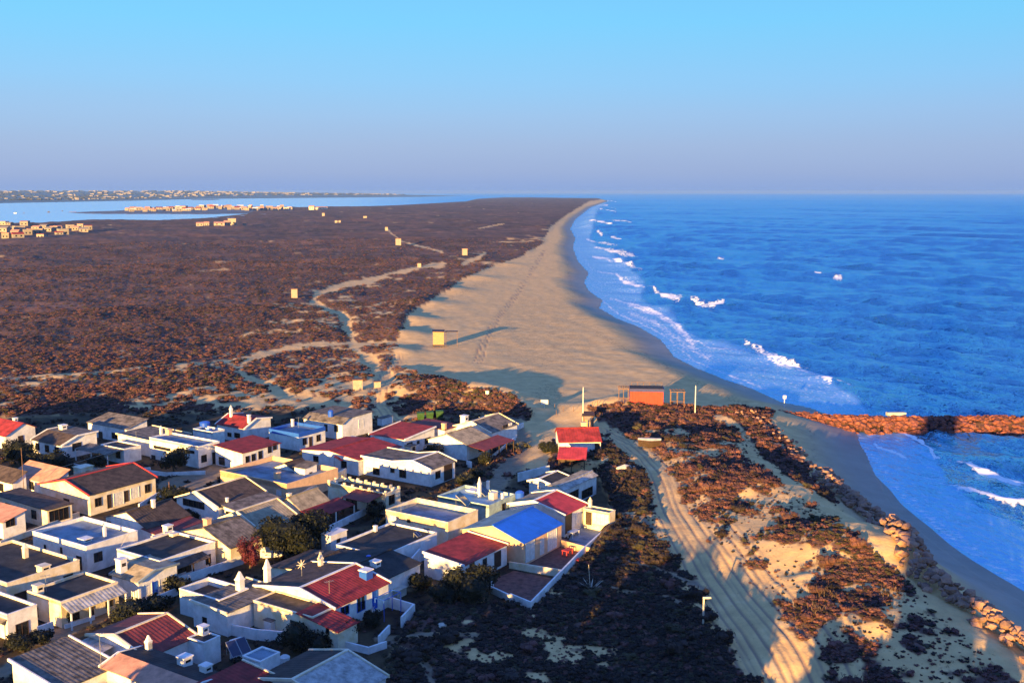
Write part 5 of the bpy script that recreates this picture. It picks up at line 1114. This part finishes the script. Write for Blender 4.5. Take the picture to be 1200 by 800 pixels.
# boat under a pale cover among the shrubs
x, y, z = place(761, 524, .5); r = root('covered_boat', (x, y, z + .1), -.12, 'small dark hulled boat under a pale cover in the dune shrubs', 'boat')
V = []; n = 9
for i in range(n):
    s = i / (n - 1); bw = .95 * math.sin(math.pi * (.12 + .76 * s)) ** .6; xx = -2.0 + 4.0 * s
    V += [(xx, -bw, 1.25 + .1 * abs(s - .5)), (xx * .93, -bw * .62, .1), (xx * .93, bw * .62, .1), (xx, bw, 1.25 + .1 * abs(s - .5))]
Fq = [(4 * i + j, 4 * i + j + 1, 4 * i + j + 5, 4 * i + j + 4) for i in range(n - 1) for j in range(3)] + [(0, 1, 2, 3), (4 * n - 1, 4 * n - 2, 4 * n - 3, 4 * n - 4)]
MB().add(V, Fq).obj('hull', DARKWOOD, r)
V2 = []
for i in range(n):
    s = i / (n - 1); bw = .97 * math.sin(math.pi * (.12 + .76 * s)) ** .6; xx = (-2.0 + 4.0 * s) * .99
    V2 += [(xx, -bw, 1.27 + .1 * abs(s - .5)), (xx, -bw * .4, 1.5), (xx, bw * .4, 1.52), (xx, bw, 1.27 + .1 * abs(s - .5))]
MB().add(V2, [(4 * i + j, 4 * i + j + 1, 4 * i + j + 5, 4 * i + j + 4) for i in range(n - 1) for j in range(3)]).obj('cover', CONC, r)
# water tanks, solar collectors, aerials on the roofs
def tank(label, px, py, z, rad, h_, m=TANK):
    p = U(px, py, z); r = root('water_tank', (p[0], p[1], z), 0, label, 'water tank')
    b = MB().ring((0, 0), 0, rad * .94, h_ * .85, rad, 14).obj('tank_body', m, r); MB().ring((0, 0), h_ * .851, rad, h_, rad * .55, 14).obj('lid', m, r)
    for k in (.25, .5): MB().ring((0, 0), h_ * k, rad * 1.03, h_ * k + .05, rad * 1.03, 14).obj('hoop', m, r)
tank('round blue water tank on the teal terrace block', 609, 586, 2.7, .62, 1.35); tank('blue water tank on the grey brown roof at the end of the back row', 387.5, 488, 3.9, .5, 1.2)
tank('blue water tank on the rooftop block left of the pitched red roof', 240, 500, 3.2, .95, 1.0); tank('small blue barrel by the black corrugated roof', 432, 655, 2.9, .3, .5)
tank('white barrel standing by the lowest roofs', 334, 780, .0, .5, 1.1, SHUT)
def solar(label, px, py, z, rot, w_, l_, tilt, legs=True):
    p = U(px, py, z); r = root('solar_panel', (p[0], p[1], z), rot, label, 'solar panel'); c, s = math.cos(tilt) * l_, math.sin(tilt) * l_
    slab('frame', [(-w_ / 2, 0, .12), (w_ / 2, 0, .12), (w_ / 2, c, .12 + s), (-w_ / 2, c, .12 + s)], .06, METAL, r)
    n = Vector((0, -math.sin(tilt), math.cos(tilt))) * .012
    for k in range(2):
        a_, b_ = -w_ / 2 + .05 + k * w_ / 2, k * w_ / 2 - .05
        slab('collector', [Vector((a_, .05 * math.cos(tilt), .12 + .05 * math.sin(tilt))) + n, Vector((b_, .05 * math.cos(tilt), .12 + .05 * math.sin(tilt))) + n, Vector((b_, c * .97, .12 + s * .97)) + n, Vector((a_, c * .97, .12 + s * .97)) + n], .01, SOLAR, r)
    for a_ in (-w_ / 2 + .1, w_ / 2 - .1): MB().tube((a_, c, -.05), (a_, c, .05 + s), .03).obj('support', METAL, r)
solar('left dark solar collector on the teal terrace', 550, 592, 3.25, 1.35, 2.0, 2.2, .75); solar('right dark solar collector on the teal terrace', 572, 580, 3.25, 1.2, 2.0, 2.0, .7)
solar('large tilted solar panel on a white stand among the lowest houses', 284, 768, 2.2, .75, 2.0, 1.7, .7); solar('small dark solar panel on the wall of the cream terrace house', 492, 629, 3.0, 1.0, .9, .8, .6)
p = U(276, 776, 0); r = root('panel_stand', (p[0] + .4, p[1] + .2, 0), .75, 'white block stand carrying the large solar panel', 'stand'); MB().box(-.6, -.4, -.4, .6, .9, 2.1).obj('stand_block', WHITE, r)
p = U(578, 584, 3.2); r = root('roof_box', (p[0], p[1], 3.15), 1.0, 'small yellowish boiler box on the teal terrace', 'box'); MB().box(-.5, -.4, 0, .5, .4, .9).obj('box_body', CREAM, r); MB().box(-.56, -.46, .9, .56, .46, .98).obj('lid', CREAM, r)
def aerial(label, px, py, z, h_, star=False):
    p = U(px, py, z); r = root('aerial', (p[0], p[1], z), .6, label, 'aerial'); MB().tube((0, 0, -.3), (0, 0, h_), .025).obj('mast', METAL, r)
    if star:
        for k in range(8):
            t = k * math.pi / 4; MB().tube((0, 0, h_), (math.cos(t) * .55, .1, h_ + math.sin(t) * .55), .05, .03, 5).obj('spoke', CONC, r)
    else:
        MB().tube((-.5, 0, h_ - .1), (.5, 0, h_ - .1), .02).obj('boom', METAL, r)
        for k in range(5): MB().tube((-.45 + k * .22, -.3, h_ - .1), (-.45 + k * .22, .3, h_ - .1), .012, n=4).obj('element', METAL, r)
aerial('star shaped pale aerial above the brown roof in the lower middle', 354, 684, 2.6, 2.2, True); aerial('thin television aerial beside the pointed white chimney', 375, 668, 2.6, 2.2)
aerial('television aerial on the white box house chimney', 160, 520, 3, 2.2); aerial('television aerial on the awning house', 54, 690, 3, 1.6); aerial('television aerial above the house with the two pointed chimneys', 119, 789, 2.2, 3.8); aerial('television aerial on the red and brown roof', 386, 697, 3.3, 1.6)
aerial('television aerial near the blue trimmed parapet', 350, 500, 3, 1.8); aerial('television aerial on the cream terrace house', 470, 600, 3.6, 1.4)
# blue frame pergola by the blue framed house
p = U(440, 727, 0); r = root('blue_pergola', (p[0], p[1], 0), math.radians(57), 'thin blue tube pergola at the door of the blue framed house', 'pergola')
for a_, b_ in ((0, 0), (2.8, 0), (0, -1.2), (2.8, -1.2)): MB().tube((a_, b_, -.3), (a_, b_, 2.5), .05).obj('post', TRIM_BLUE, r)
for q in (((0, 0, 2.5), (2.8, 0, 2.5)), ((0, -1.2, 2.5), (2.8, -1.2, 2.5)), ((0, 0, 2.5), (0, -1.2, 2.5)), ((2.8, 0, 2.5), (2.8, -1.2, 2.5))): MB().tube(*q, .04).obj('beam', TRIM_BLUE, r)
# terrace paving
def paving(label, pts, m=PINK, z=.10):
    W_ = [U(x, y, 0) for x, y in pts]; c = W_[0]; r = root('paved_yard', (c[0], c[1], 0), 0, label, 'paving'); bm = MB(); n = len(W_)
    V = [(q[0] - c[0], q[1] - c[1], zz) for zz in (-.3, z) for q in W_]; bm.add(V, [tuple(range(n, 2 * n))] + [(i, (i + 1) % n, n + (i + 1) % n, n + i) for i in range(n)]); bm.obj('slab', m, r); return r
paving('dark red paved yard of the house with white framed red roof', [(597,702),(622,712),(655,680),(602,669),(596,672),(565,684),(580,694)])
paving('red paved yard before the blue roofed house', [(616,662),(658,676),(680,653),(690,645),(660,630)], PINK)
paving('grey paved yard before the cream alcove annex', [(664,640),(688,648),(719,616),(716,606),(676,610)], D_BLUE)
def bench(label, px, py, m, w_=1.4, d_=.8, h_=.75):
    p = U(px, py, .1); r = root('garden_table', (p[0], p[1], .1), .9, label, 'table'); MB().box(-w_/2, -d_/2, h_ - .08, w_/2, d_/2, h_).obj('table_top', m, r)
    for a_ in (-w_/2 + .08, w_/2 - .08):
        for b_ in (-d_/2 + .08, d_/2 - .08): MB().box(a_ - .05, b_ - .05, -.1, a_ + .05, b_ + .05, h_ - .08).obj('leg', m, r)
bench('red garden table in the paved yard before the blue roofed house', 665, 650, R_BRIGHT); bench('white garden table before the red and white gable house', 672, 628, SHUT, 1.6, .9)
bench('small red table outside the long white yard wall', 677, 660, R_BRIGHT, .7, .7, .6)
o = leaf_cloud(60, .8, .6, .45, .18, 5, core=True, cz=.1); o.materials.append(CONC)
for lab, px, py, s in (('pale rock mound in the dark shrubs beside the sand track', 731, 549, 1.6), ('small pale stone at the edge of the long white yard wall', 749, 622, .6), ('rounded pale stone by the curved footpath', 502, 758, .35), ('white rubble lump on the dark heath below the big shrub', 518, 733, .5)):
    x, y, z = place(px, py); q = new_obj('pale_stone', rock_mesh(77 + px), None, CONC); q.location = (x, y, z); q.scale = (s * 1.3, s, s * .6); tag(q, lab, 'stone')

# ------------------------------------------------------------------ FAR HOUSES AND HUTS on the spit
def small_house(label, px, py, wpx, hpx, roofm=R_RED, wallm=WHITE, group=None, a=.25, flat=False, name='far_house', cat='house', zz=None, depth=1.0):
    z0 = SEA_Z + 1.2 if zz is None else zz; p = U(px, py, z0); z_t = gzf(p[0], p[1]); p = U(px, py, z_t); z0 = gzf(p[0], p[1])
    dep = float(np.hypot(p[1], 45)); W_ = wpx / F_PX * dep; H_ = hpx / F_PX * dep; D_ = W_ * depth
    r = root(name, (p[0], p[1], z0), a, label, cat, group)
    MB().box(-W_ / 2, 0, -1, W_ / 2, D_, H_ * (1 if flat else .72)).obj('wall', wallm, r)
    if flat: MB().box(-W_ / 2 - .1, -.1, H_ + .001, W_ / 2 + .1, D_ + .1, H_ * 1.08).obj('roof', roofm, r)
    else:
        h1 = H_ * .721; V = [(-W_ * .53, -.3, h1), (W_ * .53, -.3, h1), (W_ * .53, D_ + .3, h1), (-W_ * .53, D_ + .3, h1), (-W_ * .53, D_ / 2, H_ * 1.1), (W_ * .53, D_ / 2, H_ * 1.1)]
        MB().add(V, [(0, 1, 5, 4), (2, 3, 4, 5), (0, 4, 3), (1, 2, 5), (0, 3, 2, 1)]).obj('roof', roofm, r)
    for k in range(2 if wpx > 5 and name != 'hut' else 0): MB().box(-W_ * .3 + k * W_ * .45, -.06, H_ * .25, -W_ * .3 + k * W_ * .45 + W_ * .16, .02, H_ * .55).obj('window', GLASS, r)
    return r
for px, py, w_, h_, lab in ((345, 349, 7, 10, 'lone sunlit cream hut on the brown heath left of the forked trail'), (467, 287, 6, 7.5, 'cream hut beside the far winding trail'), (453, 271, 3, 4, 'smallest cream hut at the head of the far trail'),
                            (545, 299.5, 5.5, 7, 'cream hut with red top beside the short pale track near the beach'), (491.5, 313, 4, 4.5, 'tiny pale hut at the upper end of the forked trail'),
                            (419.5, 458, 11, 12, 'larger cream panelled cabinet hut near the village edge'), (442.5, 457, 7.5, 7, 'smaller cream cabinet hut beside the larger one near the village edge'),
                            (428, 254.5, 4, 2.6, 'far pale shed on the heath'), (394, 261, 3, 2.6, 'left one of the two tiny cream sheds on the far heath'), (398, 261, 2.4, 2.4, 'right one of the two tiny cream sheds on the far heath'), (379, 253.5, 3, 3.4, 'narrow yellow far shed under the lagoon shore')):
    small_house(lab, px, py, w_, h_, R_SALMON if 'red' in lab else WOODG, HUTC, flat=True, a=.2, name='hut', cat='hut')
R2 = random.Random(4)
FARG = 'houses of the far village on the left'
labs = ['first', 'second', 'third']
far1 = [(2,264,9,4),(9,264.5,7,3),(28,264,9,5),(3,271,10,6),(6,277.5,10,6),(17,275,9,5),(24,271,11,6),(22,277.5,12,6),(33,275.5,9,6),(41,269,9,4),(44,274,11,6),(50,268,8,4),(47,277,9,4),(56,272,9,5),(63,271,9,5),(69,269.5,8,4),(75,274,11,6.5),(70,275,8,4),(83,268,8,4),(88,271,8,5),(94,267.5,7,4),(98,271.5,10,5),(104,270.5,8,5),(15,269.5,7,4),(37,272,7,4)]
for k, (px, py, w_, h_) in enumerate(far1):
    rm = [R_SALMON, FARW, R_RED, FARW, R_SALMON][k % 5]
    small_house(('flat roofed' if k % 2 == 0 else ['orange','white','red','white','orange'][k % 5] + ' roofed') + ' small house in the cluster by the lagoon shore at the left edge', px, py, w_, h_, rm, FARW if k % 3 else HUTC, FARG, a=R2.uniform(-.3, .8), flat=(k % 2 == 0))
for px, py, w_, h_, fl, lab in ((234, 265, 8, 4, False, 'cream house at the left of the small farm group in the heath'), (242, 265, 6, 4.5, False, 'house with orange roof second in the farm group'), (257, 266, 12, 4, False, 'long low building in the middle of the farm group'),
                                (266, 265.5, 7, 5, False, 'house against the tall block of the farm group'), (272, 264.5, 9, 7.5, True, 'tallest cream block of the farm group'), (286.5, 265, 4, 3.5, True, 'small detached shed right of the farm group')):
    small_house(lab, px, py, w_, h_, R_SALMON, HUTC, 'farm buildings in the heath', a=.2, flat=fl)
for k in range(72):
    px = 150 + 190 * (k / 71) + R2.uniform(-2, 2); py = 246.6 + R2.uniform(-1.6, 1.8) - (px - 150) * .004 - (1.2 if px > 230 else 0); h_ = R2.uniform(2.0, 3.8)
    fl_ = R2.random() < .4; rk = R2.randrange(4); zone = 'left part' if px < 213 else ('middle' if px < 277 else 'right part')
    small_house(('flat roofed' if fl_ else ['orange roofed', 'orange roofed', 'pale roofed', 'red roofed'][rk]) + ' small house in the ' + zone + ' of the lagoon island village', px, py, R2.uniform(3.5, 7.5), h_, [R_SALMON, R_SALMON, WHITE, R_RED][rk], R2.choice([FARW, FARW, FARW, HUTC]), 'houses of the island village strip', a=R2.uniform(-.2, .5), flat=fl_)
for px, py, w_, h_, lab in ((365, 246, 6, 4.5, 'yellow house at the left of the far orange row'), (374, 245, 8, 3, 'orange roofed shed in the middle of the far row'), (381, 244.8, 5, 2.6, 'orange roofed shed at the right of the far row'), (84, 250.2, 8, 2, 'white building at the tip of the lagoon spit')):
    small_house(lab, px, py, w_, h_, R_SALMON, CREAM, None, a=.1)
for lab, px, py, L_ in (('green and white boat moored left in the lagoon', 18, 250, 3.5), ('small dark boat beside the green and white one in the lagoon', 28, 250, 2), ('dark boat moored in the middle of the lagoon', 57, 249, 3.5), ('small boat moored right of the dark one in the lagoon', 73, 247.5, 2)):
    p = U(px, py, SEA_Z); l_ = L_ / F_PX * p[1]; r = root('moored_boat', (p[0], p[1], SEA_Z), .1, lab, 'boat')
    MB().hexa([(-l_ * .4, -l_ * .12, -.2), (l_ * .4, -l_ * .12, -.2), (l_ * .4, l_ * .12, -.2), (-l_ * .4, l_ * .12, -.2), (-l_ * .5, -l_ * .16, l_ * .18), (l_ * .5, -l_ * .16, l_ * .18), (l_ * .5, l_ * .16, l_ * .18), (-l_ * .5, l_ * .16, l_ * .18)]).obj('hull', WHITE if 'white' in lab and 'beside' not in lab else DARKWOOD, r)
    MB().box(-l_ * .15, -l_ * .1, l_ * .181, l_ * .2, l_ * .1, l_ * .42).obj('cabin', GREENB if 'green' in lab and 'beside' not in lab else DARKWOOD, r)
# the mainland town: a far mass of pale blocks and dark trees
mb = MB(); mt = MB()
for k in range(1500):
    px = R2.uniform(-60, 545); f = max(0, R2.gauss(.35, .3)); yb = np.interp(px, [0, 80, 240, 430, 545], [237, 236, 232.6, 230.8, 229]); py = yb - 1.0 - f * (yb - 227.5) * 1.0
    X_ = U(px, max(py, 226.6), SEA_Z + 2); r0 = math.hypot(X_[0], X_[1])
    if not bool(inpoly(np.array([X_[0]]), np.array([X_[1]]), MAIN)[0]) or r0 > 16000: continue
    z = gzf(X_[0], X_[1]); s = r0 / F_PX
    if R2.random() < .40 * (1.2 if 60 < px < 340 else .6):
        w_ = R2.uniform(.8, 2.6) * s; h_ = R2.uniform(.5, 1.3) * s; mb.box(X_[0] - w_, X_[1], z - 3, X_[0] + w_, X_[1] + w_ * 2, z + h_)
    else:
        w_ = R2.uniform(1, 4) * s; h_ = R2.uniform(.5, 1.3) * s; mt.hexa([(X_[0] - w_, X_[1], z - 3), (X_[0] + w_, X_[1], z - 3), (X_[0] + w_, X_[1] + w_, z - 3), (X_[0] - w_, X_[1] + w_, z - 3), (X_[0] - w_ * .5, X_[1], z + h_), (X_[0] + w_ * .4, X_[1], z + h_ * .8), (X_[0] + w_ * .4, X_[1] + w_, z + h_ * .8), (X_[0] - w_ * .5, X_[1] + w_, z + h_)])
tag(mb.obj('distant_town', FARW), 'pale buildings of the distant town beyond the lagoon', 'town', None, 'stuff')
tag(mt.obj('distant_woods', LEAF), 'dark tree masses between the distant town buildings beyond the lagoon', 'trees', None, 'stuff')

# ------------------------------------------------------------------ WHERE THE PHOTOGRAPHER STANDS: lighthouse, plus buildings and pines added out of view to shade the foreground
r = root('lighthouse', (-.4, -4.2, 0), 0, 'white lighthouse tower whose gallery the photo is taken from', 'lighthouse')
MB().ring((0, 0), -1, 4.0, 41.8, 3.1, 28).obj('tower', WHITE, r); MB().ring((0, 0), 41.8, 3.9, 42.3, 3.9, 28).obj('gallery_floor', CONC, r)
MB().ring((0, 0), 42.3, 2.2, 45.2, 2.2, 20).obj('watch_room', WHITE, r); MB().ring((0, 0), 45.2, 1.9, 48.0, 1.9, 16).obj('lantern', GLASS, r); MB().ring((0, 0), 48.0, 2.3, 50.2, .2, 16).obj('dome', R_BRIGHT, r)
for (x, y, w_, d_, h_, lab) in ((-30, 26, 26, 9, 7.2, 'added unseen two storey house at the lighthouse foot, shading the foreground'), (12, 30, 20, 8, 6.2, 'added unseen long white building that shades the foreground'), (-66, 30, 18, 9, 6.0, 'added unseen white house left of the lighthouse, shading the foreground')):  # buildings added out of view to cast shade over the near ground
    r = root('shade_caster_building', (x, y, 0), .0, lab, 'building'); MB().box(-w_ / 2, -d_ / 2, -.5, w_ / 2, d_ / 2, h_).obj('wall', WHITE, r)
    MB().add([(-w_ / 2 - .4, -d_ / 2 - .4, h_), (w_ / 2 + .4, -d_ / 2 - .4, h_), (w_ / 2 + .4, d_ / 2 + .4, h_), (-w_ / 2 - .4, d_ / 2 + .4, h_), (-w_ / 2 - .4, 0, h_ + 2), (w_ / 2 + .4, 0, h_ + 2)], [(0, 1, 5, 4), (2, 3, 4, 5), (0, 4, 3), (1, 2, 5), (0, 3, 2, 1)]).obj('roof', R_SALMON, r)
def tree_w(label, x, y, rw, hgt, n=500):
    px, py = P(np.array([x]), np.array([y]), np.array([0.])) if False else (0, 0)
    r = root('shade_caster_pine', (x, y, 0), 0, label, 'tree', 'added unseen pines that shade the foreground'); rz = (hgt - 1.5) / 1.5
    c = leaf_cloud(n, rw, rw, rz, .45, int(x * 3 + y) % 1000); c.materials.append(LEAF); o = new_obj('crown', c, r); o.location = (0, 0, 1.5 + rz * .6); MB().tube((0, 0, -.5), (0, 0, 1.5 + rz), .2, .1).obj('trunk', BARK, r)
for k, (x, y, rw, h_) in enumerate(((-38, 68, 4.0, 7.2), (-32, 72, 4.2, 8.0), (-26, 68, 4.0, 7.6), (-20, 73, 4.2, 8.2), (-14, 68, 4.0, 7.8), (-8, 73, 4.2, 8.2), (-2, 69, 4.0, 7.8), (4, 74, 4.0, 8.2), (9, 68, 4.0, 7.4), (-23, 77, 3.0, 6.4), (-11, 78, 3.0, 6.2), (-17, 77, 2.6, 6.2), (0, 78, 2.8, 6.2), (8, 77, 2.8, 6.4), (22, 72, 4.0, 7.6), (29, 75, 3.6, 7.4), (26, 68, 3.6, 7.4), (36, 72, 3.0, 6.0), (14, 76, 2.0, 4.4), (44, 70, 2.6, 5.0))):  # pine belt added unseen; heights and gaps shaped by the shade it throws
    tree_w('dark pine added out of view to shade the foreground', x, y, rw, h_, 900)
# ------------------------------------------------------------------ evening haze over the whole place
hz = MB().box(-25500, -25500, -9.5, 25500, 25500, 56).obj('haze', None); tag(hz, 'thin evening haze over land and sea', None, None, 'stuff')
hm = bpy.data.materials.new('haze_air'); hm.use_nodes = True; n_ = hm.node_tree; n_.nodes.remove(n_.nodes['Principled BSDF']); pv = n_.nodes.new('ShaderNodeVolumePrincipled')
pv.inputs['Color'].default_value = (.26, .48, .96, 1); pv.inputs['Density'].default_value = 4.4e-5; pv.inputs['Anisotropy'].default_value = .1
n_.links.new(pv.outputs[0], n_.nodes['Material Output'].inputs['Volume']); hz.data.materials.clear(); hz.data.materials.append(hm)
